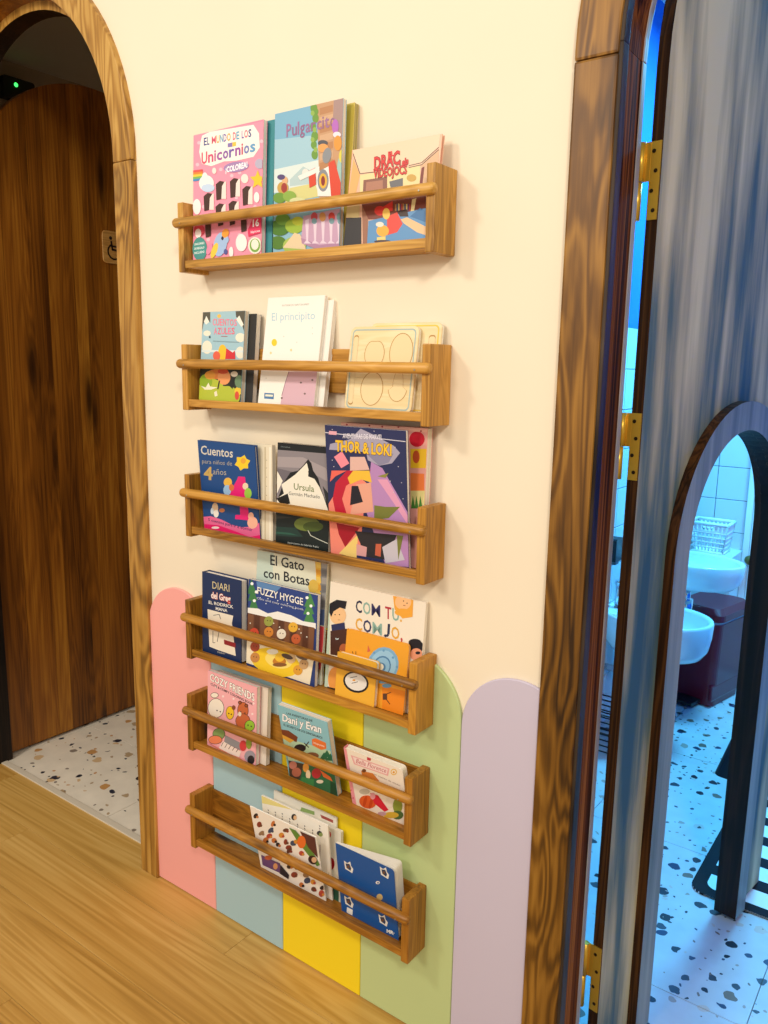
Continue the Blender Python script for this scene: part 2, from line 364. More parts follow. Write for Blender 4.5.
# ------------------------------------------------------------------ dark plank door, folded back into the dim room
LW = .9; LZ = 1.893
d1 = thing('door_1', 'dark brown arched plank door standing open into the dim room', 'door', (-1.2, .114, .012), math.pi/2, None, 'structure')
def arch_h(u, half=LW/2): return LZ-.012 + math.sqrt(max(0, half*half-(u-half)**2))
seams = [0, .088, .19, .243, .345, .392, .492, .6, .7, .8, LW]
for a, b in zip(seams, seams[1:]):
    a2, b2 = a+(.0005 if a else 0), b-(.0005 if b < LW else 0)
    pts = [(a2, 0), (b2, 0)] + [(b2+(a2-b2)*i/6, arch_h(b2+(a2-b2)*i/6)) for i in range(7)]
    MB().prism(pts, 'y', 0, .04).build('plank', M_DOORWOOD, d1)
for z in (.25, 1.0, 1.75): MB().box((.05, .04, z), (.85, .058, z+.1)).build('batten', M_DOORWOOD, d1, .002)
# wheelchair plaque on the dark door
sg = thing('accessible_toilet_sign', 'small tan wooden plaque with a dark wheelchair symbol on the plank door', 'sign', (-1.198, .576, 1.755), math.pi/2)
MB().prism(rrect(0, 0, .115, .115, .016), 'y', -.005, 0).build('plaque', wood('plaque_wood', '#a87a3c', '#c2924e', '#d3a662', 'x', .45, 20, 2, False), sg, .001, 1)
g = MB(); yy = -.0056
def strip2(mb, pts, wd, y, mi=0):
    for (x0, z0), (x1, z1) in zip(pts, pts[1:]):
        dx, dz = x1-x0, z1-z0; L = math.hypot(dx, dz) or 1e-6; nx, nz = -dz/L*wd/2, dx/L*wd/2; ex, ez = dx/L*wd*.25, dz/L*wd*.25
        mb.add([(x0+nx-ex, y, z0+nz-ez), (x0-nx-ex, y, z0-nz-ez), (x1-nx+ex, y, z1-nz+ez), (x1+nx+ex, y, z1+nz+ez)], [(0,1,2,3)], mi)
strip2(g, arc(.047, .042, .026, 118, 345, 18), .006, yy)
strip2(g, [(.036, .078), (.04, .05), (.066, .048), (.078, .025), (.086, .028)], .0075, yy)
strip2(g, [(.038, .062), (.06, .061)], .006, yy)
g.add([(x, yy, z) for x, z in arc(.034, .09, .0066, 0, 360, 12)[:-1]], [tuple(range(12))])
g.build('wheelchair_symbol', flat('#2b1710', .6), sg)
# emergency unit with green lamp on the dim room's wall
d = ray(10, 87); q = CAM + d*((-2.198-CX)/d.x)
em = thing('emergency_unit', 'dark wall box with a small green indicator light in the dim room', 'emergency light', (q.x, q.y, q.z-.06))
MB().prism(rrect(-.06, 0, .09, .09, .012), 'x', 0, .05).build('housing', flat('#2b2a28', .5), em, .003)
gm, nt, b = newmat('green_indicator'); b.inputs['Base Color'].default_value = (.0, .3, .02, 1); b.inputs['Emission Color'].default_value = (.05, 1, .12, 1); b.inputs['Emission Strength'].default_value = 2.5
MB().lathe([(0, .006), (.006, .005), (.008, .002), (.009, 0)], (0, 0, 0), 14).build('indicator', gm, em).location = (.05, 0, .06)
em.children[-1].rotation_euler = (0, math.pi/2, 0)

# ------------------------------------------------------------------ blue-grey washroom door with child-size arched opening
LD = math.radians(81.36)
d2 = thing('door_2', 'blue-grey painted arched door with a small arched opening, standing open into the washroom', 'door', (.98, .125, .012), LD, None, 'structure')
U0, U1, UC, UR, HZ = .19, .66, .425, .235, 1.035
out = [(0, 0), (U0, 0)] + arc(UC, HZ, UR, 180, 0, 30) + [(U1, 0), (.87, 0)] + arc(.435, SZ-.01, .435, 0, 180, 30)
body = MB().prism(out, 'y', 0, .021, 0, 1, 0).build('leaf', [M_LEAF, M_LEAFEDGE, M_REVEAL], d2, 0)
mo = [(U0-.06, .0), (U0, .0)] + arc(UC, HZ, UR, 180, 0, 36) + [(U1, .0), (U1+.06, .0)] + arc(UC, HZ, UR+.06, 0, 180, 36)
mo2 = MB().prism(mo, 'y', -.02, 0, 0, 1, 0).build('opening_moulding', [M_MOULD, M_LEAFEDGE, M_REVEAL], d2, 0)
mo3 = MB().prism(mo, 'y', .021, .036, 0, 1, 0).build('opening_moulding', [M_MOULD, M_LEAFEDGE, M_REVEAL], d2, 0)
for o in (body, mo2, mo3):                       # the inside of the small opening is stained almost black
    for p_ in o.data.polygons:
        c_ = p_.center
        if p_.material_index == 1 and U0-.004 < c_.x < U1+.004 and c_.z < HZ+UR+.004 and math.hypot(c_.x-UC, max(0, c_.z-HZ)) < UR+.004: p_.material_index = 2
for z0, z1 in ((1.647, 1.770), (1.2105, 1.3275), (.141, .283)):
    z0 -= .012; z1 -= .012; zm = (z0+z1)/2
    h = MB()
    h.box((-.0025, .0015, z0), (0, .019, z1)); h.box((-.003, .019, zm), (-.0005, .034, z1))
    h.tube((-.006, .034, zm), (-.006, .034, z1), .0068, 16)
    h.tube((-.006, .036, z0), (-.006, .036, zm-.001), .0064, 16)
    ho = h.build('hinge', M_BRASS, d2, 0)
    for i in range(4):
        zz = z0 + (z1-z0)*(.12+.253*i); yy2 = .0105 + (.003 if i % 2 else -.002)
        s = MB().tube((-.0034, yy2, zz), (-.0024, yy2, zz), .0034, 10).build('screw', flat('#3a2a12', .4, .6), ho)

# ------------------------------------------------------------------ coloured arch panels on the wall
PX = [-.227, .0096, .2462, .4827, .7192, .9557]
for i, (nm, hx) in enumerate((('pink', '#f8aca4'), ('blue', '#a8c9d0'), ('yellow', '#f9db1e'), ('green', '#c0d092'), ('lilac', '#cbc2d5'))):
    a, b = PX[i]+.0006, PX[i+1]-.0006; r = (b-a)/2; sp = .728
    if i == 4: pts = [(a, .004), (.8785, .004), (.8785, sp+math.sqrt(r*r-(.8785-a-r)**2))] + [q for q in arc(a+r, sp, r, 0, 180, 40) if q[0] < .8785]
    else: pts = [(a, .004), (b, .004)] + arc(a+r, sp, r, 0, 180, 32)
    o = MB().prism(pts, 'y', -.008, 0).build('arch_panel', paint(nm+'_panel', hx, .5, .012, .03), None, .0015, 1)
    tag(o, nm + ' round-topped panel fixed to the wall above the floor', 'wall panel', 'pastel arch panels along the wall')
# ------------------------------------------------------------------ shelves
SW, SD, SH = .66, .0702, .1443
SZS = [1.5931, 1.2958, 1.006, .7077, .472, .2111]
SXO = [.0073, .0072, .0056, -.0042, -.0079, -.0079]
SL = ['uppermost honey-stained wall book rack, holding a pink unicorn colouring book',
      'honey-stained wall book rack holding a white storybook and wooden puzzle boards',
      'brown wall book rack holding a dark blue comic and a mountain novel',
      'brown wall book rack holding a night campfire colouring book and an orange snail book',
      'dark brown wall book rack holding a pink cartoon animal colouring book',
      'lowest dark brown wall book rack, half empty, holding a blue notebook']
def rackmesh():
    parts = []
    e = .018
    for x0 in (0, SW-e): parts.append(('side_panel', MB().box((x0, -SD, 0), (x0+e, -.0005, SH)), 'z', .002))
    parts.append(('back_board', MB().box((e, -.0125, .05), (SW-e, -.0005, SH-.008)), 'x', .0015))
    parts.append(('bottom_board', MB().box((e, -.0575, .008), (SW-e, -.0005, .018)), 'x', .001))
    parts.append(('front_strip', MB().box((e, -SD+.002, .008), (SW-e, -.0575, .0243)), 'x', .0015))
    rod = MB(); pr = [(0, -.008), (.006, -.0078), (.0092, -.005), (.0105, -.001), (.0105, .3), (.0102, SW-.004), (.0088, SW+.0005), (.005, SW+.003), (0, SW+.0035)]
    n = 18; vs = []; 
    for r, x in pr:
        for i in range(n):
            t = 2*math.pi*i/n; vs.append((x, -SD-.002+r*math.cos(t), .102+r*math.sin(t)))
    rod.add(vs, [(k*n+i, (k+1)*n+i, (k+1)*n+(i+1)%n, k*n+(i+1)%n) for k in range(len(pr)-1) for i in range(n)], 0, True)
    parts.append(('rail', rod, 'x', 0))
    for x in (.009, SW-.009): parts.append(('nail', MB().tube((x+.012 if x < .1 else x-.016, -SD-.0128, .099), (x+.012 if x < .1 else x-.016, -SD-.0115, .099), .0016, 8), None, 0))
    return parts
racks = []
for i in range(6):
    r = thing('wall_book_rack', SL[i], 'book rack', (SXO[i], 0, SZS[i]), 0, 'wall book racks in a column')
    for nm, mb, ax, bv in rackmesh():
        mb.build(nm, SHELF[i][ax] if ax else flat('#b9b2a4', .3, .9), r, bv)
    racks.append(r)
# ------------------------------------------------------------------ books
def px_y(px, py, y): d = ray(px, py); return CAM + d*((y-CY)/d.y)
def px_x(px, py, x): d = ray(px, py); return CAM + d*((x-CX)/d.x)
_txt = {}
def glyphs(s, bold, shear=0):
    k = (s, bold, shear)
    if k not in _txt:
        cu = bpy.data.curves.new('t', 'FONT'); cu.body = s; cu.size = 1; cu.offset = bold; cu.resolution_u = 2; cu.shear = shear; cu.fill_mode = 'FRONT'
        o = bpy.data.objects.new('t', cu); COL.objects.link(o)
        me = o.evaluated_get(bpy.context.evaluated_depsgraph_get()).to_mesh()
        vs = [(v.co.x, v.co.y) for v in me.vertices]; me.calc_loop_triangles(); ts = [tuple(t.vertices) for t in me.loop_triangles]
        bpy.data.objects.remove(o); bpy.data.curves.remove(cu)
        x0 = min(v[0] for v in vs); x1 = max(v[0] for v in vs)
        _txt[k] = ([((x-x0)/(x1-x0), y/.72) for x, y in vs], ts)
    return _txt[k]
def clip_tri(t, w, h):
    P = list(t)
    for ax, lim, sg in ((0, .0003, 1), (0, w-.0003, -1), (1, .0003, 1), (1, h-.0003, -1)):
        out = []
        for i in range(len(P)):
            a, b = P[i], P[(i+1) % len(P)]; da, db = sg*(a[ax]-lim), sg*(b[ax]-lim)
            if da >= 0: out.append(a)
            if (da >= 0) != (db >= 0):
                k = da/(da-db); out.append((a[0]+(b[0]-a[0])*k, a[1]+(b[1]-a[1])*k))
        P = out
        if len(P) < 3: return []
    return P
class Book:
    def __init__(s, name, label, group, org, sd, td, w, h):
        s.w, s.h, s.O, s.s, s.t = w, h, org, sd, td; s.n = td.cross(sd)          # n points into the book
        s.root = thing(name, label, 'board' if 'board' in name else 'book', org, 0, group)
        M = Matrix.Identity(4)
        for i in range(3): M[i][0] = sd[i]; M[i][1] = s.n[i]; M[i][2] = td[i]; M[i][3] = org[i]
        s.root.matrix_world = M
        s.lay = 0; s.pr = MB(); s.tx = MB(); s.mats = []; s.zf = (0, 0, 1)
    def mi(s, h):
        if h not in s.mats: s.mats.append(h)
        return s.mats.index(h)
    def loc(s, x, y):
        d = ray(s.zf[0]+x/s.zf[2], s.zf[1]+y/s.zf[2]); q = CAM + d*(s.n.dot(s.O-CAM)/s.n.dot(d)) - s.O
        return (q.dot(s.s), q.dot(s.t))
    def tris(s, tr, h, mb):
        s.lay += 1; y = -.0002 - s.lay*.00002; mi = s.mi(h)
        for t in tr:
            P = clip_tri(t, s.w, s.h)
            if len(P) >= 3:
                ar = sum(P[i][0]*P[(i+1)%len(P)][1]-P[(i+1)%len(P)][0]*P[i][1] for i in range(len(P)))
                if ar < 0: P = P[::-1]
                if abs(ar) > 1e-10: mb.add([(a, y, b) for a, b in P], [tuple(range(len(P)))], mi)
    def poly(s, h, *xy):
        pts = [s.loc(xy[i], xy[i+1]) for i in range(0, len(xy), 2)]
        tr = tessellate_polygon([[Vector((a, b, 0)) for a, b in pts]])
        s.tris([[pts[i] for i in t] for t in tr], h, s.pr)
    def ell(s, h, cx, cy, rx, ry, rot=0, n=18):
        c, q = math.cos(math.radians(rot)), math.sin(math.radians(rot)); xy = []
        for i in range(n):
            t = 2*math.pi*i/n; a, b = rx*math.cos(t), ry*math.sin(t); xy += [cx+a*c-b*q, cy+a*q+b*c]
        s.poly(h, *xy)
    def dots(s, h, r, *xy):
        for i in range(0, len(xy), 2): s.ell(h, xy[i], xy[i+1], r, r, 0, 8)
    def line(s, h, wd, *xy):
        for i in range(0, len(xy)-2, 2):
            x0, y0, x1, y1 = xy[i:i+4]; L = math.hypot(x1-x0, y1-y0) or 1; nx, ny = -(y1-y0)/L*wd/2, (x1-x0)/L*wd/2
            s.poly(h, x0+nx, y0+ny, x1+nx, y1+ny, x1-nx, y1-ny, x0-nx, y0-ny)
    def text(s, h, st, x0, y0, x1, y1, ht, bold=.02, shear=0, edge=None, ew=.03):
        for col, bo in (([(edge, bold+ew)] if edge else []) + [(h, bold)]):
            vs, ts = glyphs(st, bo, shear); A = s.loc(x0, y0); B = s.loc(x1, y1); T = s.loc(x0, y0-ht)
            P = [(A[0]+(B[0]-A[0])*u+(T[0]-A[0])*v, A[1]+(B[1]-A[1])*u+(T[1]-A[1])*v) for u, v in vs]
            s.tris([[P[i] for i in t] for t in ts], col, s.tx)
    def multi(s, cols, st, x0, y0, x1, y1, ht, bold=.03, edge=None):
        # lettering with one colour per character
        W = []; 
        for c in st: W.append({' ': .45, 'I': .4, 'i': .35, 'l': .35, 'M': 1.15, 'm': 1.2, '.': .35, ',': .35, '!': .4, 'J': .55, 'L': .65, 'O': 1.0, 'U': .9}.get(c, .85))
        tot = sum(W); a = 0; k = 0
        for c, wd in zip(st, W):
            if c != ' ':
                u0, u1 = (a+.06)/tot, (a+wd-.06)/tot
                s.text(cols[k % len(cols)], c, x0+(x1-x0)*u0, y0+(y1-y0)*u0, x0+(x1-x0)*u1, y0+(y1-y0)*u1, ht, min(bold, .004) if c == 'M' else bold, 0, edge); k += 1
            a += wd
    def body(s, t, cover, pages=None, c=.0012, inset=.0006, spine=None, hard=False, round_=0):
        w, h = s.w, s.h; pages = pages or M_PAGES; cm = flat(cover, .38)
        if hard: c, inset = .0024, .003
        if round_:
            MB().prism(rrect(0, 0, w, h, round_), 'y', 0, .0016).build('front_cover', cm, s.root)
            k = max(3, int(t/.0026)); st = (t-.0032)/k
            for i in range(k): MB().prism(rrect(.001, .0004, w-.0008, h-.0008, round_), 'y', .0016+i*st+.00025, .0016+(i+1)*st-.00025).build('board_page', flat('#f4ead6', .6), s.root)
            MB().prism(rrect(0, 0, w, h, round_), 'y', t-.0016, t).build('back_cover', cm, s.root)
        else:
            MB().box((0, 0, 0), (w, c, h)).build('front_cover', cm, s.root, .0004, 1)
            MB().box((c, c+.00005, inset), (w-inset, t-c-.00005, h-inset)).build('pages', pages, s.root)
            MB().box((0, t-c, 0), (w, t, h)).build('back_cover', cm, s.root, .0004, 1)
        MB().box((-.0004, .0004, .0006), (c, t-.0004, h-.0006)).build('spine', flat(spine or cover, .4), s.root)
    def done(s):
        m = MB(); m.v = s.pr.v + s.tx.v; k = len(s.pr.v)
        m.f = s.pr.f + [[i+k for i in f] for f in s.tx.f]; m.m = s.pr.m + s.tx.m; m.sm = s.pr.sm + s.tx.sm
        if m.v: m.build('cover_print', [flat(h, .42) for h in s.mats], s.root)
BG = 'picture books in the wall racks'
def book(name, label, sh, TL, TR, BL, yb, t, zf, yaw=0, wmax=None):
    fz = SZS[sh]+.0183
    n = ray(*TL).cross(ray(*BL)); xb = CX - (n.y*(yb-CY)+n.z*(fz-CZ))/n.x
    T = px_x(*TL, xb); O = Vector((xb, yb, fz)); td = T-O; h = td.length; td = td/h
    a = math.radians(yaw); sd = Vector((math.cos(a), math.sin(a), 0)); td = (td - sd*td.dot(sd)).normalized(); nn = td.cross(sd)
    d = ray(*TR); q = CAM + d*(nn.dot(O-CAM)/nn.dot(d)) - O
    h = (h + q.dot(td))/2
    O.z += max(0, -nn.z*t)
    b = Book(name, label, BG, O, sd, td, q.dot(sd), h); b.zf = zf
    return b
def book2(name, label, sh, xr, yb, w, h, t, lean=0):
    a = math.radians(lean); O = Vector((xr-w, yb, SZS[sh]+.0183+max(0, t*math.sin(a))))
    return Book(name, label, BG, O, Vector((1, 0, 0)), Vector((0, math.sin(a), math.cos(a))), w, h)

# ---- top rack
b = book('activity_book', 'pink unicorn colouring book with pencil slots, on the uppermost rack', 0, (193.6,134.2), (263.6,120.9), (193,261), -.05, .011, (185,110,6.4))
b.body(.011, '#f08aa6', M_PAGESW)
b.poly('#f59ab0', 60,160, 505,70, 520,930, 50,970)
b.dots('#f9c3cf', 12, 80,350, 90,210, 490,200, 290,180, 230,380, 300,420, 350,400, 470,360, 120,620, 330,560, 450,620, 90,700, 350,800, 420,790, 150,830, 300,900)
b.poly('#fff6ea', 110,165, 160,140, 440,95, 475,150, 480,240, 440,300, 330,325, 250,330, 170,360, 110,345, 92,270, 100,210)
b.multi(['#3c4a8c','#3c4a8c','#e7627b','#f0a23a','#5aa6c9','#7d66b0','#f0a23a','#e7627b','#5aa6c9','#7d66b0','#e7627b'], 'EL MUNDO DE LOS', 120,228, 428,170, 50, .02)
b.poly('#8c7bb8', 275,215, 305,208, 305,235, 275,240); b.poly('#f3c84a', 305,208, 328,204, 328,230, 305,235)
b.multi(['#e0506c','#d9577c','#c65a96','#a75fa5','#8d62ad','#7a64b2','#9c4fa5','#d0526f','#7c86c0','#6ba4cf'], 'Unicornios', 105,348, 455,262, 75, .022)
b.ell('#a988b8', 330,365, 82,34, -8); b.text('#ffffff', '¡COLOREA!', 262,402, 402,366, 36, .04)
for i, c in enumerate(('#e8574f','#f08a3a','#f5cf3f','#7fb95a','#4f92c8')): b.poly(c, 50,388+i*14, 115,380+i*14, 115,394+i*14, 50,402+i*14)
b.ell('#fbf3ee', 140,470, 48,52); b.ell('#c9dcf2', 150,500, 42,26); b.ell('#fbf3ee', 130,440, 20,40)
star = []
for i in range(10):
    r = 52 if i % 2 == 0 else 24; a = math.radians(-90+36*i); star += [468+r*math.cos(a), 448+r*1.2*math.sin(a)]
b.poly('#f6c934', *star)
b.ell('#f7e6dc', 385,440, 24,30); b.ell('#b9b3c8', 480,345, 30,32); b.ell('#f7e6dc', 190,390, 14,20)
for x, y0, y1 in ((150,535,640),(228,458,570),(318,440,555),(398,490,605),(226,602,660),(310,585,640)):
    b.poly('#f4e3d8', x-5,y0+10, x+38,y0, x+38,y1, x-5,y1); b.poly('#4a3026', x-28,y0+18, x-2,y0-4, x+28,y0+2, x+12,y0+30, x+8,y1, x-24,y1+8)
for x, y0, y1 in ((150,725,812),(230,690,740),(305,690,735),(378,690,778)): b.poly('#4a3026', x-18,y0, x+18,y0-6, x+18,y1-4, x-14,y1+6)
b.ell('#fbf3ee', 80,620, 26,50); b.ell('#fbf3ee', 462,560, 18,34); b.ell('#d84a5e', 95,770, 34,40); b.ell('#fbf3ee', 88,790, 20,30)
b.ell('#4f9a92', 98,890, 46,76)
for i, st in enumerate(('UNICORNIO', 'DE REGALO', 'INCLUIDO')): b.text('#eaf5f0', st, 64,868+i*28, 128,858+i*28, 14, .03)
b.ell('#a7c4ea', 230,860, 42,80, 12); b.ell('#a7c4ea', 255,830, 30,30); b.ell('#f4a23a', 262,790, 22,30, 20); b.ell('#f3d04a', 192,900, 18,52, 20); b.ell('#f08fb0', 160,890, 16,40, 20); b.ell('#2a2a3a', 244,822, 8,12); b.ell('#5a5f9c', 264,908, 12,18)
b.poly('#e23a63', 440,690, 515,680, 512,780, 410,812, 405,770); b.text('#ffffff', '16', 438,748, 478,742, 46, .03); b.text('#fbd7de', 'lápices', 425,790, 485,780, 16, .02)
b.ell('#fbf3ee', 365,850, 36,56); b.ell('#f7eedd', 452,868, 44,54); b.ell('#7fae4e', 452,868, 34,44); b.ell('#f7eedd', 452,862, 24,34); b.ell('#fbf3ee', 300,910, 14,34)
b.done()
xr = px_y(271.3,190,-.036).x
b = book2('picture_book', 'thick teal book tucked behind the pink unicorn colouring book', 0, xr, -.037, .212, .266, .019, 2.8); b.body(.019, '#3f8d94', pages_mat('teal_edges', '#4a97a0', '#2c6c78')); b.done()
b = book('picture_book', 'tall fairy tale picture book with a king on a balcony, on the uppermost rack', 0, (275,115.7), (343.6,96.5), (273,254), -.045, .01, (265,90,6.02))
b.body(.01, '#8fbdd0', M_PAGES)
b.poly('#7fb4cf', 50,150, 480,30, 500,330, 50,400); b.poly('#a5cbd9', 50,300, 500,250, 500,480, 50,560); b.poly('#dbe7e2', 50,480, 330,420, 330,600, 50,620)
b.poly('#b9cfcf', 150,540, 230,460, 300,500, 320,560, 150,580); b.poly('#d9d28a', 150,590, 300,560, 330,640, 120,680)
b.poly('#c79a72', 310,80, 470,30, 500,700, 330,700, 320,330); b.poly('#a88a84', 415,50, 475,30, 500,700, 470,700, 460,300, 410,180)
for i in range(7):
    y = 110+i*55; b.poly(['#b98458','#d2a983'][i % 2], 330,y, 410,y-22, 410,y+20, 330,y+42)
for x, y, r in ((295,110,26),(305,170,24),(290,220,22),(300,280,26),(295,330,22),(300,390,24),(310,130,16)): b.ell('#6f9a3c', x, y, r*.8, r*1.2)
for x, y in ((288,140),(300,240),(288,300),(306,360)): b.ell('#94b552', x, y, 12, 16)
b.multi(['#a0719a','#96688f'], 'Pulgarcito', 128,285, 425,215, 80, .012)
b.ell('#b76ac0', 425,220, 20,44); b.ell('#ece2ea', 435,270, 24,18); b.ell('#e0993c', 440,320, 24,46); b.ell('#9fc5bc', 462,480, 28,110, 5); b.ell('#ddd14a', 465,400, 18,40)
b.ell('#55565c', 350,320, 30,18); b.ell('#e9a25a', 352,350, 32,26); b.ell('#8d8f93', 375,395, 26,48, 10)
b.poly('#d94a30', 262,490, 305,468, 310,570, 270,590); b.poly('#d94a30', 385,440, 420,420, 470,600, 470,640, 370,640); b.ell('#e9e3da', 246,500, 20,26); b.poly('#f0ebe4', 200,520, 330,460, 330,490, 215,545)
b.poly('#f3ede6', 310,500, 385,460, 400,640, 320,640); b.ell('#8b8d92', 352,545, 34,68); b.ell('#e5b23a', 352,548, 24,46); b.ell('#8b2f2a', 352,548, 12,30)
b.ell('#caa24f', 110,590, 34,38); b.ell('#e1b283', 122,545, 18,24); b.ell('#5b4b78', 100,525, 24,16); b.ell('#a33d33', 118,590, 18,30)
for x, y, r, c in ((90,650,40,'#6f9a3a'),(150,640,40,'#8fb04a'),(90,830,60,'#4f7d2c'),(110,780,44,'#6d9a38'),(180,820,56,'#9dba3c'),(200,790,34,'#c2cc3e'),(80,920,50,'#557f2f'),(180,940,70,'#a9c05a'),(130,720,34,'#7fa643')): b.ell(c, x, y, r, r*.8)
b.poly('#e6cfa6', 110,950, 180,860, 215,870, 250,960); b.ell('#d9d9a0', 200,670, 50,22)
b.poly('#c9a3bd', 235,760, 470,710, 470,930, 330,960, 220,900); b.poly('#b58aa8', 220,890, 330,935, 470,915, 470,945, 330,965, 225,925)
for i in range(5): b.poly('#e6d2e0', 245+i*48,780+abs(2-i)*3, 268+i*48,775, 262+i*48,910, 282+i*48,925, 236+i*48,925, 252+i*48,905)
for x, c in ((300,'#c94f5a'),(350,'#d59a5c'),(405,'#d3483e'),(455,'#7fa6a8')): b.ell(c, x, 765, 20, 28); 
for x in (300,405,455): b.ell('#7d9fa8', x, 790, 16, 18)
b.done()
xr = px_y(352.5,150,-.02).x
b = book2('picture_book', 'slim yellow-edged picture book behind the fairy tale book with the king', 0, xr, -.033, .188, .268, .012, 4); b.body(.012, '#c9b24a', pages_mat('yellow_edges', '#d9c779', '#4a4a3a')); b.done()
b = book('picture_book', 'wide salmon picture book with red dragon lettering, on the uppermost rack', 0, (352.2,150.8), (442.4,134.3), (343.6,245.3), -.053, .009, (340,125,6.98))
b.body(.009, '#e9b99a', flat('#c8473a', .5), hard=True, spine='#c8473a')
b.poly('#f2cfae', 85,175, 700,65, 690,160, 570,275, 140,345, 95,200); b.poly('#e2b06a', 95,240, 140,350, 110,480, 60,480); b.poly('#ecd79c', 140,350, 560,280, 560,480, 140,480)
b.poly('#d9b088', 570,275, 690,175, 680,480, 560,480)
b.line('#5b3a2c', 5, 92,200, 140,340, 240,328); b.line('#5b3a2c', 5, 480,298, 570,278, 690,172); b.line('#5b3a2c', 5, 480,284, 570,264, 690,155)
b.poly('#8b5a48', 165,385, 330,362, 330,470, 160,480); b.poly('#b0795f', 185,400, 300,385, 300,460, 180,465); b.poly('#6b6a6c', 345,395, 440,370, 440,440, 360,470)
b.poly('#7b3327', 570,300, 590,290, 570,470, 548,470); b.ell('#c9a04a', 500,370, 34,26)
b.poly('#d6bf86', 45,570, 140,555, 135,650, 40,645); b.poly('#2e2a2a', 35,650, 150,645, 150,840, 20,845); b.poly('#9b6a52', 155,560, 200,550, 190,835, 160,840)
b.poly('#7a3b2a', 150,550, 600,490, 600,640, 200,660)
for i in range(10): b.poly(['#b58a5a','#4a5f7a','#d9c27a','#6b3d6a','#b84a34'][i % 5], 385+i*11,555-(i%3)*4, 395+i*11,553, 395+i*11,600, 385+i*11,602)
b.poly('#f0dca0', 505,520, 535,510, 515,620, 492,625)
b.poly('#5f93c2', 200,670, 600,580, 600,800, 190,840); b.poly('#3f74a6', 490,640, 560,580, 600,600, 600,680); b.poly('#e9bf8e', 425,660, 470,645, 600,710, 600,770, 540,750, 450,690)
b.poly('#3a2620', 400,600, 470,590, 480,640, 420,640)
b.poly('#e0483a', 330,640, 400,610, 440,690, 400,750, 330,770); b.ell('#d8372d', 280,600, 38,34); b.poly('#d8372d', 290,580, 370,530, 370,600, 320,610); b.ell('#f1c45a', 325,620, 26,40); b.ell('#efad3c', 300,740, 44,40); b.ell('#e8e0cf', 280,695, 28,18); b.poly('#e9cf7a', 260,785, 320,778, 320,805, 260,810); b.ell('#4b3a3e', 300,815, 60,12)
b.text('#d5302c', 'DRAC', 240,318, 420,270, 92, .03, 0, '#4a1512', .02); b.text('#d5302c', 'i els', 415,290, 480,272, 46, .04, 0, '#4a1512', .03); b.text('#d5302c', 'VIDEOJOCS', 235,372, 470,340, 62, .025, 0, '#4a1512', .02); b.text('#d5302c', 'EL', 338,222, 378,215, 34, .04)
b.done()

# ---- second rack
b = book('story_book', 'small storybook with a fair-haired figure in flowers, on the rack with puzzle boards', 1, (202.9,312.4), (245.3,311.3), (199.1,398.8), -.05, .012, (190,300,9.31))
b.body(.012, '#9fc3cc', M_PAGES, round_=0)
b.poly('#a5c8d2', 110,110, 525,100, 520,560, 90,560); b.poly('#5a5648', 115,115, 190,112, 190,215, 150,150, 125,230, 112,300); b.poly('#5a5648', 425,105, 525,100, 525,380, 500,280, 470,180, 430,160)
b.poly('#f4efe0', 130,200, 155,150, 180,205, 150,230); b.poly('#f4efe0', 430,180, 460,145, 500,230, 480,250)
b.ell('#f1e9d2', 160,440, 46,62); b.ell('#f1e9d2', 160,310, 34,26); b.ell('#f1e9d2', 470,350, 46,42); b.ell('#f1e9d2', 470,490, 44,56); b.ell('#f0c15a', 272,150, 18,18); b.poly('#dfe9e4', 110,465, 520,470, 520,490, 110,485)
b.multi(['#f0849c','#ee7f8c'], 'CUENTOS', 210,235, 440,240, 62, .02); b.multi(['#f0849c','#ec6f80'], 'AZULES', 222,318, 420,318, 62, .02)
b.line('#8aa6ae', 9, 215,382, 460,394); b.line('#b04a4a', 5, 290,338, 350,340); b.ell('#3a4a52', 186,345, 8,12)
b.ell('#f4c430', 305,490, 40,76); b.poly('#d8343a', 340,450, 400,490, 420,470, 425,550, 330,550); b.ell('#e8664a', 250,520, 34,44)
b.poly('#2b2f26', 95,640, 520,640, 520,960, 80,960); b.ell('#b7c23a', 200,860, 130,130); b.ell('#b7c23a', 340,900, 130,100); b.ell('#8fae2c', 150,760, 60,70); b.ell('#e88a3c', 250,690, 90,46); b.ell('#ef9f62', 320,720, 60,70); b.ell('#d9552e', 310,665, 50,24); b.ell('#e9a03a', 190,700, 50,40)
b.poly('#f3ecd0', 105,800, 150,815, 175,770, 190,805, 260,815, 200,835, 140,835); b.poly('#f3e7c8', 228,860, 250,845, 260,890, 235,900); b.ell('#ece2cc', 415,690, 34,26); b.ell('#f0c63c', 450,850, 32,40); b.ell('#d8513a', 440,890, 20,40); b.ell('#6c8a66', 460,760, 40,60); b.line('#3d2a20', 12, 278,750, 262,830); b.poly('#23251f', 380,740, 420,720, 400,830, 370,800)
b.done()
xr = px_y(254.4,330,-.028).x
b = book2('story_book', 'black-backed book standing behind the small storybook with flowers', 1, xr, -.0375, .14, .19, .014, 5.2); b.body(.014, '#33312f', M_PAGESW); b.done()
b = book('story_book', 'white storybook with a pale blue title and pink planet, on the second rack', 1, (268.2,300), (325.5,294), (258,402.8), -.05, .009, (250,285,7.68))
b.body(.009, '#f8f3e8', M_PAGESW)
b.poly('#f8f3e8', 120,40, 600,40, 520,960, 40,940)
b.text('#8a8578', 'ANTOINE DE SAINT-EXUPÉRY', 245,165, 455,155, 14, .0); b.text('#a8cfdc', 'El principito', 168,275, 500,262, 62, .0)
b.ell('#f2cf2e', 187,442, 21,28)
for x, y in ((160,522),(316,500)): b.ell('#f0d59a', x, y, 8, 10)
b.dots('#cfc8ba', 4, 260,395, 480,375, 360,440, 480,330, 125,715)
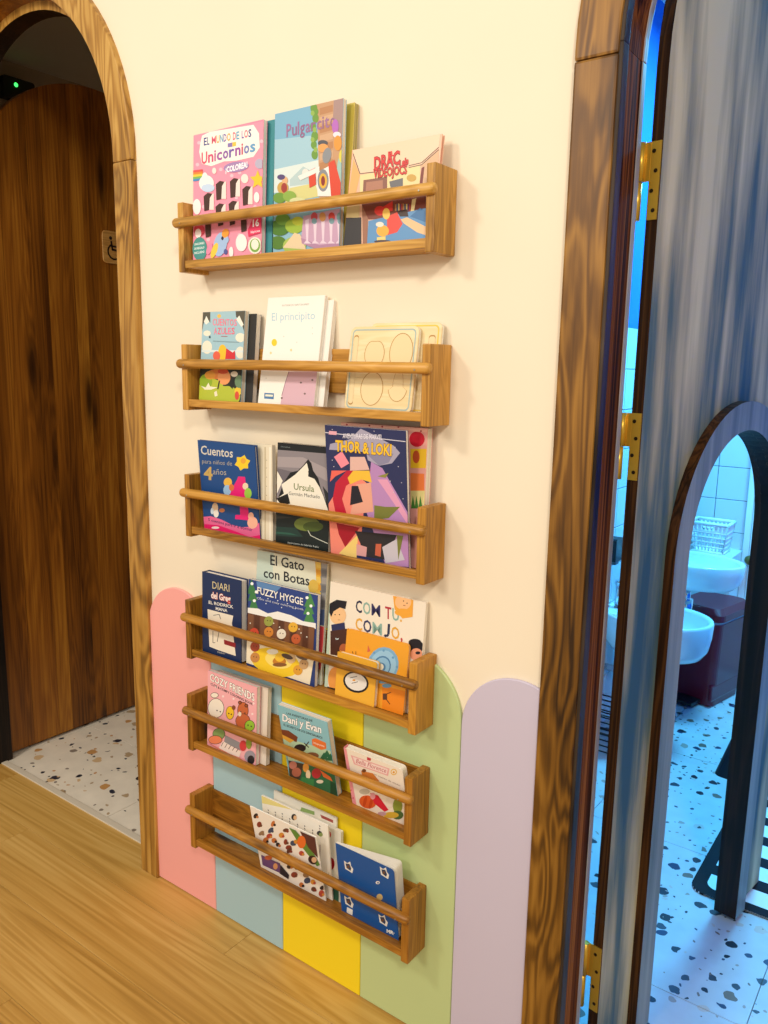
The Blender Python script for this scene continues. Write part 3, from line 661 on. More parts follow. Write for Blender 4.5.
b.poly('#d9b3bf', 300,665, 520,665, 495,935, 235,915, 245,850, 275,740); b.line('#9a7383', 5, 300,665, 275,740, 245,850)
for x, y in ((392,750),(422,835),(480,730),(245,868)): b.ell('#6f5a52', x, y, 8, 7)
b.poly('#4f7fae', 112,828, 185,832, 183,878, 110,872); b.poly('#f4ecd0', 120,840, 177,843, 176,858, 119,855)
b.done()
xr = px_y(330.5,320,-.018).x
b = book2('story_book', 'plain white book standing behind the white storybook with the planet', 1, xr, -.0395, .157, .214, .012, 8.6); b.body(.012, '#f3eee4', M_PAGESW); b.done()
def puzzle(label, fr, zf, art, rim):
    b = fr; b.root['category'] = 'puzzle board'; w, h = b.w, b.h; wd = wood('birch_ply', '#e6cd95', '#efd9a6', '#f5e4ba', 'x', .5, 16, 2, False, .3, .3)
    MB().prism(rrect(0, 0, w, h, .012), 'y', 0, .004).build('face_sheet', wd, b.root, .0008, 1); MB().prism(rrect(0, 0, w, h, .012), 'y', .004, .009).build('backing', flat('#f0ead8', .5), b.root, .0008, 1)
    rr = rrect(.005, .005, w-.005, h-.005, .009); ri = rrect(.0075, .0075, w-.0075, h-.0075, .0075); g = MB()
    n = len(rr); g.add([(x, -.0003, z) for x, z in rr]+[(x, -.0003, z) for x, z in ri], [(i, (i+1)%n, n+(i+1)%n, n+i) for i in range(n)]); g.build('border_line', flat(rim, .5), b.root)
    for pts in art:
        # a routed hollow: flat fill, its edge shadow painted as a darker rim
        P = [(x*w, z*h) for x, z in pts]; cx = sum(p[0] for p in P)/len(P); cz = sum(p[1] for p in P)/len(P); n = len(P)
        Q = [(cx+(x-cx)*.945, cz+(z-cz)*.96) for x, z in P]; g = MB()
        g.add([(x, -.0004, z) for x, z in P]+[(x, -.0003, z) for x, z in Q], [(i, (i+1)%n, n+(i+1)%n, n+i) for i in range(n)], 0)
        g.add([(x, -.0003, z) for x, z in Q], [tuple(range(n))], 1)
        g.build('hollow', [flat('#b98a48', .6), flat('#ecd6a4', .55)], b.root)
def blob(cx, cz, rx, rz, dent=0, n=28):
    out = []
    for i in range(n):
        t = 2*math.pi*i/n; k = 1 - dent*math.exp(-((math.degrees(t)-90)/22)**2); out.append((cx+rx*math.cos(t)*(1), cz+rz*math.sin(t)*k))
    return out
b = book('puzzle_board', 'pale wooden puzzle board with fruit-shaped hollows, on the second rack', 1, (351.5,328), (419.5,325.8), (343.9,408.9), -.05, .009, (335,310,6.98))
bar = rrect(.06, .07, .13, .9, .03); 
puzzle('', b, None, [[(x, z) for x, z in bar], blob(.39, .68, .15, .17, .14), blob(.78, .7, .17, .22), blob(.4, .27, .17, .2), [(.78+.14*math.cos(t)*(1 if math.sin(t) < 0 else .55), .3+(.21 if math.sin(t) > 0 else .17)*math.sin(t)) for t in [2*math.pi*i/28 for i in range(28)]]], '#a9bdb6')
xr = px_y(437.5,345,-.03).x
b = book2('puzzle_board', 'yellow-rimmed wooden puzzle board behind the one with fruit hollows', 1, xr, -.036, .16, .166, .009, 7)
puzzle('', b, None, [rrect(.84, .1, .93, .86, .03), blob(.35, .65, .16, .18), blob(.4, .27, .17, .17)], '#f0c84a')

# ---- third rack
b = book('story_book', 'dark blue hardback storybook with a large pink number four, on the third rack', 2, (197.4,439.3), (254.7,446.5), (204.5,527.9), -.042, .009, (185,425,7.68))
b.body(.009, '#173f78', M_PAGES, hard=True)
b.poly('#1c4a86', 95,110, 560,160, 600,880, 150,790)
b.text('#d9d3c4', 'Cuentos', 122,222, 368,250, 68, .012); b.text('#a9a296', 'para niños de', 132,293, 362,312, 34, .0); b.text('#c9a85e', '4', 145,412, 212,422, 98, .03); b.text('#b3aa98', 'años', 215,378, 318,385, 46, .0)
star = []
for i in range(12):
    r = 62 if i % 2 == 0 else 44; a = math.radians(-75+30*i); star += [442+r*math.cos(a), 290+r*math.sin(a)]
b.poly('#f2cf2c', *star); b.ell('#e9a93a', 448,275, 20,22)
b.poly('#e5227a', 410,395, 462,398, 490,690, 510,692, 512,735, 385,722, 388,690, 425,690, 418,560, 345,545, 345,520, 400,420)
b.ell('#e9b94a', 330,440, 32,36); b.ell('#9cc3e6', 325,500, 30,40); b.ell('#d9753a', 358,480, 20,26); b.ell('#f0d8b8', 465,470, 22,26); b.ell('#9ccf4a', 485,525, 28,42)
b.ell('#e6c9a8', 232,640, 24,44); b.ell('#f0ece4', 240,680, 20,30); b.ell('#c97a4a', 285,655, 22,16); b.ell('#cfe0ee', 210,660, 12,26)
b.poly('#e96a9a', 140,705, 200,700, 280,725, 360,765, 440,785, 520,780, 590,740, 600,880, 150,800); b.poly('#e81f6c', 150,760, 260,770, 400,820, 500,860, 600,840, 600,890, 150,800)
b.text('#3a2a5a', '5 cuentos para ir a dormir', 180,735, 520,818, 22, .01); b.ell('#f6b9a0', 520,750, 40,46); b.ell('#f6b9a0', 508,700, 22,30); b.ell('#f7e9e4', 235,788, 30,9)
b.done()
xr = px_y(275.2,490,-.03).x
b = book2('story_book', 'cream book standing between the dark blue storybook and the mountain novel', 2, xr, -.0385, .098, .208, .011); b.body(.011, '#eadfc4', M_PAGES)
b.zf = (185,425,7.68); b.dots('#8a7a5c', 3, 627,270, 627,330, 627,400, 627,470, 627,540); b.line('#c9b996', 8, 616,170, 616,880); b.line('#f7f0dc', 14, 655,170, 655,885); b.done()
b = book('novel', 'novel with a snowy black mountain on a stormy cover, on the third rack', 2, (277.7,442.7), (331,447.5), (275.8,541.7), -.045, .016, (265,430,7.875))
b.body(.016, '#1a1c1e', M_PAGES)
b.poly('#8b8387', 95,155, 540,190, 540,620, 85,600); b.poly('#a59a9c', 95,210, 300,215, 480,300, 520,420, 300,300, 95,290); b.poly('#6f686f', 95,300, 220,330, 140,420, 95,420)
b.text('#7f8a8a', 'narrativa', 125,135, 198,142, 12, .0)
b.poly('#17181a', 340,230, 365,260, 380,320, 420,380, 440,460, 480,560, 520,640, 80,600, 150,410, 200,335, 260,320, 300,280)
b.poly('#f1ead8', 330,258, 345,320, 340,365, 390,385, 430,450, 460,520, 500,640, 90,600, 95,540, 150,500, 130,430, 240,350, 290,300)
b.poly('#f1ead8', 95,320, 140,400, 95,500); b.poly('#1b1c1c', 90,540, 180,500, 200,580, 130,590); b.poly('#1b1c1c', 340,320, 400,380, 345,360)
b.poly('#2a2c2e', 455,440, 500,500, 530,640, 490,600)
b.text('#6a7a3a', 'Ursula', 228,468, 388,488, 52, .008); b.text('#3a3a34', 'Germán Machado', 188,510, 432,540, 28, .0)
b.poly('#16201e', 85,650, 530,690, 530,960, 80,880); b.poly('#1f3a33', 85,760, 240,770, 300,840, 200,840, 85,830); b.poly('#2c5a4a', 85,800, 200,810, 260,830, 85,815); b.ell('#6b7a34', 330,740, 100,56); b.ell('#4a5a24', 380,760, 80,40); b.line('#d9dccb', 5, 340,790, 360,830, 420,860, 500,895); b.poly('#33332f', 85,670, 220,690, 90,700)
b.text('#cfd3cc', 'ilustraciones de Gabriela Rubio', 180,892, 425,928, 15, .0)
b.done()
b = book('comic_book', 'dark blue comic with yellow block lettering and pink rays, on the third rack', 2, (324.8,425.5), (405.8,430.3), (330.9,553.5), -.05, .008, (318,415,6.21))
b.body(.008, '#2a2f55', M_PAGESW)
b.poly('#2c325c', 42,65, 550,95, 580,950, 80,865)
b.poly('#f08a78', 60,560, 200,340, 300,420, 260,860, 80,870); b.poly('#b98ac0', 330,290, 400,330, 560,610, 575,945, 420,930, 300,600); b.poly('#e3a0c0', 370,400, 430,400, 565,640, 570,700, 480,560)
b.poly('#a9a3b8', 265,85, 320,110, 470,190, 510,235, 460,300, 380,315, 310,280, 300,230, 70,215, 75,180, 200,150); b.poly('#8c88a4', 300,240, 470,240, 440,295, 380,315)
b.poly('#e2b8ac', 200,260, 290,260, 320,340, 200,345); b.poly('#f08fa0', 100,260, 150,225, 195,300, 145,330)
b.poly('#c0203a', 180,345, 110,420, 92,520, 110,610, 180,620, 150,520, 175,440, 260,380, 330,345); b.poly('#ec6a5c', 85,345, 180,345, 110,380, 75,415); b.poly('#a3152b', 115,670, 260,700, 170,820, 130,740)
b.poly('#f0c040', 185,390, 220,345, 320,345, 335,420, 270,400, 200,430); b.poly('#e8a890', 240,430, 330,420, 345,600, 200,620); b.poly('#22222e', 210,440, 250,440, 280,540, 200,560)
b.poly('#7a7d3a', 350,560, 420,570, 510,570, 440,640, 350,650); b.poly('#8f8c40', 370,380, 440,360, 420,390)
b.poly('#f0d07a', 130,860, 180,810, 250,740, 240,890); b.poly('#2b2a30', 230,720, 490,745, 430,900, 300,880); b.poly('#c9c4d0', 400,820, 490,770, 540,900, 420,920); b.poly('#7a7d3a', 490,745, 530,750, 500,900); b.poly('#c8644a', 360,800, 395,800, 390,880, 355,870); b.poly('#d9a0a0', 240,800, 305,820, 300,880, 240,870)
b.line('#d9d4de', 5, 45,108, 545,165); b.poly('#e7a9b8', 70,98, 118,102, 116,124, 68,120)
b.dots('#d9d4de', 3, 480,200, 500,320, 450,410, 520,420, 470,480, 100,320, 90,280, 530,520, 350,100, 90,90)
b.text('#e6e2ee', 'AVENTURAS DE MARVEL', 155,143, 402,152, 30, .02)
b.text('#f3c431', 'THOR & LOKI', 110,222, 458,252, 68, .03, 0, '#6b3410', .022)
b.done()
P = px_y(428,428.5,-.028); 
b = book2('picture_book', 'pink picture book with red and yellow print behind the dark blue comic', 2, P.x, -.036, .205, P.z-SZS[2]-.0183, .018, 1.5); b.zf = (318,415,6.21)
b.body(.018, '#eaa59a', M_PAGES)
b.ell('#d01f34', 615,150, 48,48); b.poly('#f0c02c', 575,210, 700,210, 700,330, 575,330); b.ell('#c9572c', 610,260, 22,40); b.poly('#f08040', 575,360, 660,365, 660,470, 575,470); b.poly('#e6d890', 575,470, 700,470, 700,560, 575,560)
for x in (590,612,636): b.poly('#4d8a3a', x-12,580, x,500, x+14,580)
b.poly('#f3b6a0', 80,40, 700,60, 700,110, 80,70); b.dots('#b02035', 6, 180,60, 320,66, 400,72, 500,74, 640,100); b.done()

# ---- fourth rack
b = book('novel', 'thick navy hardback diary with a sheet of paper on the cover, on the fourth rack', 3, (202.1,571.4), (241.2,581), (202.7,647.5), -.052, .022, (190,545,5.12))
b.body(.022, '#1b2f58', M_PAGESW, hard=True)
b.text('#d6c79a', 'DIARI', 115,222, 202,240, 38, .0); b.text('#f0e6e0', 'del Greg', 108,270, 208,292, 32, .03, 0, '#c0392f', .04); b.text('#eeeae0', 'EL RODRICK', 96,300, 222,325, 16, .02); b.text('#eeeae0', 'MANA', 132,332, 192,344, 16, .02)
b.poly('#efe4cf', 90,328, 222,362, 215,400, 235,568, 150,540, 100,520); b.line('#4a4a4a', 3, 118,440, 118,500, 130,500); b.line('#4a4a4a', 3, 150,440, 140,495); b.line('#4a4a4a', 3, 120,360, 150,355, 158,380)
b.poly('#8e1f28', 174,484, 234,502, 234,526, 176,508); b.text('#d9d4c8', 'Molino', 142,552, 180,560, 9, .0)
b.done()
b = book('picture_book', 'pale tale book with large handwritten title and castle stones, behind the campfire colouring book', 3, (257.4,552), (327.7,561.6), (253,660), -.03, .006, (190,545,5.12))
b.body(.006, '#d8dcc4', M_PAGES)
b.poly('#dfe0ca', 340,30, 650,60, 640,260, 340,200); b.poly('#c6d6c8', 340,30, 430,40, 420,200, 340,200)
b.poly('#e2b23c', 640,70, 675,80, 690,300, 655,300); b.poly('#7d7c7c', 672,75, 710,85, 690,420, 660,400)
for i in range(8): b.poly(['#9a9794','#6d6c6e'][i % 2], 674,85+i*40, 704,90+i*40, 700,122+i*40, 674,118+i*40)
for i in range(5): b.poly(['#e8c45a','#d99a2e'][i % 2], 645,85+i*38, 670,90+i*38, 672,120+i*38, 648,115+i*38)
b.poly('#d9484c', 655,410, 690,420, 670,640, 630,620); b.poly('#4f5f86', 655,330, 690,330, 690,410, 655,410); b.poly('#c9b27a', 625,620, 670,640, 650,715, 610,705)
b.ell('#d9b54e', 632,212, 26,36)
b.text('#20242a', 'El Gato', 412,100, 585,132, 52, .012); b.text('#20242a', 'con Botas', 378,164, 612,208, 50, .012)
b.done()
b = book('activity_book', 'night sky campfire colouring book with cartoon animals, on the fourth rack', 3, (248.6,581), (317.9,593.8), (246.6,660), -.0475, .011, (190,545,5.12))
b.body(.011, '#2a3f7a', M_PAGESW)
b.poly('#2c4384', 295,185, 660,250, 650,420, 290,350); b.poly('#5c86b8', 340,185, 480,205, 440,240, 345,220)
for x, y in ((315,215),(320,250),(325,295)): b.poly('#3f7d4a', x-22,y+35, x,y-40, x+26,y+35)
for x, y in ((615,280),(610,320),(612,360)): b.poly('#4a8a4e', x-30,y+35, x,y-40, x+26,y+35)
b.dots('#ffffff', 8, 318,198, 340,240, 330,285, 600,270, 620,312, 605,350)
b.dots('#e8ecf4', 3, 360,270, 400,275, 450,285, 500,300, 540,325, 390,300, 470,320, 560,300)
b.poly('#f2f0ea', 290,320, 350,325, 400,350, 450,340, 520,360, 580,390, 645,400, 645,430, 290,360)
b.poly('#6a4330', 290,345, 640,425, 630,560, 290,470)
for i in range(11): b.poly(['#7d5238','#5a3626'][i % 2], 300+i*31,352+i*6.5, 327+i*31,358+i*6.5, 323+i*31,468+i*7, 298+i*31,462+i*7)
b.dots('#f2ead8', 3.5, 310,400, 320,430, 390,380, 430,400, 460,420, 520,440, 570,450, 600,470, 560,430)
b.poly('#f3e6c8', 290,470, 640,555, 615,715, 285,600); b.ell('#f6d02e', 440,600, 130,70, 15); b.ell('#f9e27a', 455,590, 70,40, 15)
for x, y, c in ((330,450,'#d0503a'),(405,390,'#9aa04a'),(405,445,'#d88a3a'),(470,455,'#f0e6d0'),(530,420,'#e8b23c'),(545,480,'#c8633a'),(335,520,'#a84a34'),(335,575,'#c98a4a'),(555,640,'#e0a23a'),(520,580,'#d9b98a'),(585,610,'#c8a070')): b.ell(c, x, y, 24, 26); b.ell('#5a3a28', x-6, y-4, 3, 3); b.ell('#5a3a28', x+8, y-2, 3, 3)
b.ell('#f0ead8', 425,545, 30,14); b.ell('#c9822c', 460,595, 34,24); b.ell('#f3c63a', 462,575, 24,22); b.ell('#8a5a30', 462,612, 36,10); b.ell('#5a4a40', 500,570, 30,12, 20); b.ell('#6a5a50', 575,575, 30,10, 20)
b.text('#f6f3ea', 'FUZZY HYGGE', 348,248, 582,308, 36, .015); b.text('#d8dcea', 'Cute and cozy coloring book', 345,275, 585,335, 11, .0)
b.done()
b = book('picture_book', 'wide cream picture book with colourful letters and children’s faces, on the fourth rack', 3, (330.6,581), (426,603.6), (324.4,686.4), -.031, .009, (315,570,6.4))
b.body(.009, '#f2e6d2', M_PAGES, spine='#bcd3bd')
b.poly('#c4d9c2', 60,180, 92,170, 95,480, 80,760, 55,750)
b.multi(['#2a2c4a','#8fb3a6','#33305f','#b8343f','#8fb3a6','#e3a83c'], 'COM TU.', 258,266, 560,332, 78, .018); b.multi(['#e3a83c','#2f3560','#8fb3a6','#e3a83c','#c23a3a'], 'COM  O,', 256,378, 565,452, 78, .018); b.line('#2c3350', 15, 474,345, 470,412, 458,424, 444,416)
b.poly('#f0a83a', 500,165, 630,190, 625,300, 560,310, 510,250); b.ell('#f6c088', 565,205, 52,50); b.ell('#f0a83a', 560,270, 50,24)
b.dots('#3a2a22', 4, 568,198, 590,212); b.line('#a04a30', 4, 565,225, 580,228)
b.ell('#f3c48f', 148,290, 52,58); b.poly('#1d1a22', 92,270, 95,215, 140,190, 205,200, 195,250, 160,240, 120,265, 105,300); b.poly('#2a2f5c', 105,350, 190,335, 195,390, 110,400); b.dots('#2a2020', 4, 130,285, 158,285); b.line('#a05a3c', 3, 148,318, 162,320)
b.poly('#4a2a22', 100,390, 205,375, 215,560, 100,540); b.ell('#b5623a', 185,505, 28,34); b.text('#cfe0e0', 'w', 130,446, 155,446, 16, .02)
b.ell('#1d1a22', 645,490, 52,42); b.ell('#1d1a22', 640,460, 40,20); b.ell('#e79a76', 650,540, 40,40); b.ell('#1d1a22', 660,530, 16,10)
b.ell('#f3a34e', 130,700, 45,80); b.line('#a02a24', 7, 140,710, 165,722); b.poly('#2a2622', 80,745, 140,760, 140,790, 80,775)
b.done()
b = book('board_book', 'orange board book with a blue snail shell, leaning in the fourth rack', 3, (347,629.4), (409.5,644.2), (342,690), -.0445, .006, (315,570,6.4))
b.body(.006, '#efa42c', round_=.008)
b.poly('#ee8a1e', 430,740, 600,780, 590,940, 430,900); b.ell('#7fb0d0', 435,610, 100,118, 12); b.ell('#9cc6de', 435,612, 84,100, 12); b.ell('#4f7fa8', 430,615, 56,66, 12); b.ell('#8fbcd8', 430,617, 48,58, 12); b.ell('#4f7fa8', 425,622, 28,30); b.ell('#e6e0c8', 420,620, 20,22)
b.poly('#d9634a', 340,480, 355,520, 335,525); b.line('#5a3a20', 4, 245,540, 240,520); b.line('#5a3a20', 4, 262,540, 262,520)
b.dots('#6a9ec4', 8, 380,530, 440,515, 500,560, 525,620, 515,680); b.poly('#5a3a2a', 435,790, 462,790, 462,830, 435,830); b.line('#4a2a1a', 5, 455,795, 488,782); b.line('#4a2a1a', 5, 458,828, 480,858); b.ell('#6f9fbe', 460,740, 30,14)
b.done()
b = book('board_book', 'small yellow board book with a penguin, in front of the orange snail book', 3, (337.7,652), (377,663), (335,692), -.0565, .011, (315,570,6.4))
b.body(.011, '#eeb238', round_=.006)
b.ell('#1f1d22', 262,718, 84,66, 22); b.ell('#e9e4dc', 262,716, 72,54, 22); b.line('#4a4a50', 4, 225,690, 270,680); b.line('#4a4a50', 4, 235,725, 275,715); b.ell('#e0962c', 250,705, 10,6)
b.done()

# ---- fifth rack
b = book('activity_book', 'pink colouring book with cartoon bear, chick and frog, on the fifth rack', 4, (207.9,671.1), (257.1,687), (207.3,740.9), -.052, .012, (195,660,8.53))
b.body(.012, '#f1a3ab', M_PAGESW)
b.poly('#f4b0b4', 110,90, 530,230, 515,890, 105,690); b.dots('#fbdcd8', 10, 240,310, 290,130, 370,150, 180,230, 490,460, 500,370, 330,330)
b.text('#fff8ee', 'COZY FRIENDS', 130,172, 508,352, 62, .02, 0, '#2a2224', .03); b.text('#3a2a2e', 'CUTE & COMFY COLORING BOOK', 135,212, 495,388, 20, .02)
OUT = '#3a2a26'
for h, x, y, rx, ry in (('#f6e9d6',180,410,66,80),('#f6e9d6',168,300,30,20),('#f6c52e',300,450,32,54),('#c8673c',410,430,44,70),('#c8673c',410,520,60,60),('#9cc63c',468,560,40,44),('#7f9a5a',205,630,50,46),('#e8825a',175,680,56,34)):
    b.ell(OUT, x, y, rx+4, ry+4); b.ell(h, x, y, rx, ry)
for x, y in ((385,362),(440,388)): b.ell(OUT, x, y, 16, 16); b.ell('#a8502c', x, y, 10, 10)
b.dots(OUT, 6, 218,440, 190,430, 290,455, 312,462, 392,440, 428,452, 455,555, 482,565); b.ell('#f0dcc0', 384,460, 14,20); b.ell('#8a4a34', 332,405, 16,20)
b.poly('#8d8a8e', 260,640, 400,710, 390,770, 250,700); b.poly('#f0dcd0', 200,760, 240,690, 395,780, 380,830); 
for i in range(5): b.line('#5a3a34', 5, 225+i*32,735+i*12, 245+i*32,700+i*14)
b.ell('#d03a40', 412,730, 30,46); b.ell('#8a9a3c', 462,710, 24,50); b.ell('#9a94a0', 470,820, 46,50); b.ell('#2a2428', 480,850, 30,38); b.poly('#e88a70', 120,700, 200,760, 380,830, 420,860, 110,700)
b.done()
xr = px_y(268.5,720,-.028).x
b = book2('activity_book', 'white-edged softcover book behind the pink cartoon animal colouring book', 4, xr, -.038, .172, .186, .012, 3); b.body(.012, '#e9dccb', M_PAGESW); b.done()
b = book('picture_book', 'pale blue jungle adventure book tipped against the rail, on the fifth rack', 4, (277.3,705.2), (327.1,721.7), (289.6,779.1), -.037, .014, (265,690,8.53))
b.body(.014, '#7fb9c8', M_PAGES, hard=False)
b.poly('#8cc3cf', 100,120, 540,260, 560,560, 190,500); b.poly('#bcd7b0', 150,400, 560,520, 580,640, 200,600); b.poly('#2f6e4a', 200,600, 620,700, 640,940, 210,780); b.poly('#4a3a2e', 200,600, 330,630, 300,760, 215,770)
b.text('#24343c', 'LAS AVENTURAS DE', 185,205, 405,272, 18, .02); b.text('#ffffff', 'Dani y Evan', 150,262, 480,368, 62, .025, 0, '#24343c', .025); b.text('#24343c', 'EL SECRETO DE LOS DINOSAURIOS', 160,302, 490,418, 18, .02)
b.poly('#7a3f26', 135,335, 200,345, 280,400, 270,445, 210,420, 145,380); b.poly('#e3a83c', 140,375, 250,430, 215,450, 150,410)
b.poly('#e87838', 400,420, 430,410, 520,450, 525,500, 480,510, 405,470); b.text('#fbe7d8', 'incluye póster', 415,455, 510,488, 18, .01)
b.line('#3a2a22', 8, 335,450, 375,490); b.line('#3a2a22', 8, 375,440, 345,480); b.ell('#2a2024', 300,495, 50,34); b.ell('#8a5a3a', 400,560, 60,30)
for x, y in ((530,550),(505,570),(560,580)): b.poly('#2f6e4a', x-40,y+20, x,y-40, x+36,y+24)
b.ell('#c07a6a', 240,640, 34,34); b.ell('#b56a52', 270,700, 40,40); b.ell('#e8a24a', 350,660, 26,40); b.ell('#b8323a', 440,710, 40,44); b.poly('#e8743c', 470,680, 560,740, 580,780, 500,740); b.ell('#f0d8b0', 370,720, 20,40); b.ell('#e9dcc0', 470,780, 30,16); b.poly('#3f8a4e', 320,740, 420,760, 420,860, 300,780); b.poly('#1f4a30', 560,780, 620,800, 620,900, 560,880)
b.done()
b = book('board_book', 'cream board book with pink spine and pumpkin, tipped in the fifth rack', 4, (343.5,747), (402.3,769.9), (352.5,803), -.0385, .014, (330,725,7.68))
b.body(.014, '#f6ead8', round_=.007, spine='#e88a96')
b.poly('#f09aa4', 85,160, 125,180, 170,430, 205,620, 165,590, 130,400)
b.dots('#d04a5a', 6, 110,230, 122,320, 145,420, 160,500, 178,560)
b.poly('#eeb0b0', 160,230, 458,335, 445,390, 185,300); b.poly('#f8e0da', 175,242, 445,338, 436,378, 195,295); b.text('#c0485a', 'Bella Florence', 200,290, 432,368, 36, .0, .25); b.poly('#c83a4a', 285,245, 315,255, 312,275, 285,268)
b.ell('#e9b84a', 490,360, 24,24); b.ell('#f6ead8', 490,360, 17,17); b.ell('#e9a83a', 490,362, 9,9)
b.poly('#d9843a', 240,350, 330,370, 380,430, 340,430, 250,400); b.ell('#7a4a2a', 262,350, 16,14); b.text('#a08878', 'un cuento de otoño', 340,380, 540,470, 12, .0)
b.ell('#e0602a', 290,590, 66,50, 15); b.ell('#c8481c', 270,585, 12,44, 15); b.ell('#c8481c', 315,600, 12,44, 15); b.poly('#d8243a', 310,520, 370,540, 450,650, 420,665, 340,600); b.ell('#e9a0a8', 330,545, 20,26); b.ell('#c9c2b0', 265,510, 40,22); b.ell('#efe4d4', 460,590, 34,44); b.ell('#8a9a3c', 520,620, 36,60); b.ell('#4a6a3a', 520,690, 44,34); b.ell('#d9b23c', 470,690, 60,24); b.ell('#c8a0a8', 400,680, 34,16)
b.done()

# ---- lowest rack
P = px_y(341.6,832,-.024)
b = book2('picture_book', 'rear picture book with a red face and green print, on the lowest rack', 5, P.x, -.0255, .2, P.z-SZS[5]-.0183, .008); b.zf = (240,780,6.98)
b.body(.008, '#d9ddd0', M_PAGESW)
b.poly('#e6e2d4', 600,300, 720,340, 690,860, 610,840); b.ell('#a8202a', 635,585, 26,44); b.poly('#2a5a44', 605,740, 690,770, 690,860, 605,830); b.ell('#c83a30', 622,380, 14,24); b.done()
P = px_y(336.8,818,-.016)
b = book2('picture_book', 'white board book with a green stripe, rearmost on the lowest rack', 5, P.x, -.017, .19, P.z-SZS[5]-.0183, .0045); b.zf = (240,780,6.98)
b.body(.0045, '#f0ece0', M_PAGESW, c=.0008); b.poly('#8fae6a', 430,190, 520,220, 520,245, 420,215); b.poly('#a8504a', 560,240, 650,280, 650,300, 570,265); b.done()
b = book('magazine', 'open magazine with a page of printed words, behind the sticker sheet on the lowest rack', 5, (261.2,793), (328,828), (266,850), -.031, .004, (240,780,6.98))
b.body(.004, '#f6efe2', M_PAGESW, c=.0008)
b.poly('#e9d98a', 150,92, 380,190, 380,230, 150,160); b.poly('#f6efe2', 148,160, 400,215, 620,330, 605,720, 150,560)
for x, y in ((195,220),(245,235),(293,245),(345,280),(400,320),(450,330),(505,360),(555,330)):
    for i in range(3): b.line('#4a4a52', 5, x,y+i*18-14, x+6,y+i*18-4)
b.ell('#2a2422', 378,258, 18,22); b.ell('#e9b98a', 386,262, 12,16); b.ell('#3a3a3a', 555,370, 18,16); b.ell('#8a9a5a', 565,380, 14,14); b.line('#6a2a4a', 4, 560,450, 558,600); b.done()
b = book('sticker_sheet', 'sheet covered in small animal stickers, tipped forward in the lowest rack', 5, (250,807.2), (316,836), (260,861.7), -.0415, .0025, (240,780,6.98))
b.body(.0025, '#f7efe3', M_PAGESW, c=.0006)
rnd = random.Random(3); cs = ['#2b2224','#8a3a2a','#c8743a','#3a4a66','#d8913a','#6a4030','#b84a3a','#9a7a5a']
for i, (x, y) in enumerate([(110,250),(135,310),(230,305),(215,350),(290,385),(320,350),(205,390),(150,370),(265,450),(340,470),(180,420),(370,440),(395,430),(345,490),(430,510),(400,610),(350,600),(380,660),(430,730),(470,700),(510,710),(515,760),(570,790),(460,660),(580,750),(320,430),(240,420),(545,640)]):
    b.ell(cs[i % 8], x, y, rnd.uniform(12,20), rnd.uniform(14,24), rnd.uniform(0,90)); b.ell(cs[(i*3+2) % 8], x+12, y+8, 9, 9)
b.poly('#5f8a3a', 345,330, 390,350, 500,480, 560,590, 540,600, 400,420); b.poly('#5a2e2c', 420,355, 525,400, 545,540, 480,470); b.ell('#e8722c', 432,430, 30,44); b.ell('#3a2420', 510,555, 34,28, 40); b.ell('#e0b48a', 520,555, 18,20)
b.poly('#6a4a78', 150,520, 280,580, 290,650, 160,590); b.ell('#c8643a', 200,540, 26,16); b.ell('#d99a6a', 250,600, 16,22); b.poly('#2a2830', 285,590, 345,660, 340,690, 280,650)
b.done()
b = book('notebook', 'bright blue notebook with white-edged motifs and open pages, on the lowest rack', 5, (335.2,841), (394,872.3), (342,913.3), -.0435, .0035, (325,830,7.68))
b.root['category'] = 'notebook'
MB().prism(rrect(0, 0, b.w, b.h, .008, 5, (0,1,1,0)), 'y', 0, .0008).build('front_cover', flat('#14549c', .35), b.root)
for i in range(7):
    a = math.radians(1.2+i*1.45); c, s_ = math.cos(a), math.sin(a); w2 = b.w-.001; g = MB().prism(rrect(0, .0008, w2, b.h-.0005, .007, 4, (0,1,1,0)), 'y', 0, .0005).build('page', flat('#fbf5ea', .7), b.root)
    g.rotation_euler = (0, 0, a); g.location = (.0004, .0011+i*.0007, 0)
b.poly('#14549c', 70,80, 540,320, 600,890, 125,650)
for x, y in ((180,280),(455,325),(445,690),(182,548)):
    b.poly('#e9e6df', x-34,y-46, x-10,y-26, x+14,y-38, x+20,y-6, x+38,y+20, x+30,y+52, x+4,y+34, x-24,y+18); b.poly('#2a3a5c', x-22,y-24, x+8,y-20, x+22,y+14, x+16,y+34, x-14,y+10)
    b.ell('#6a4a3a', x-2, y+2, 10, 12)
b.ell('#e9e6df', 406,403, 16,12); b.ell('#14549c', 408,404, 7,6); b.ell('#d8b878', 420,515, 24,26); b.poly('#f4f1ea', 170,590, 214,612, 212,655, 168,632); b.text('#f4f1ea', 'MR·', 474,785, 535,805, 26, .05)
b.done()

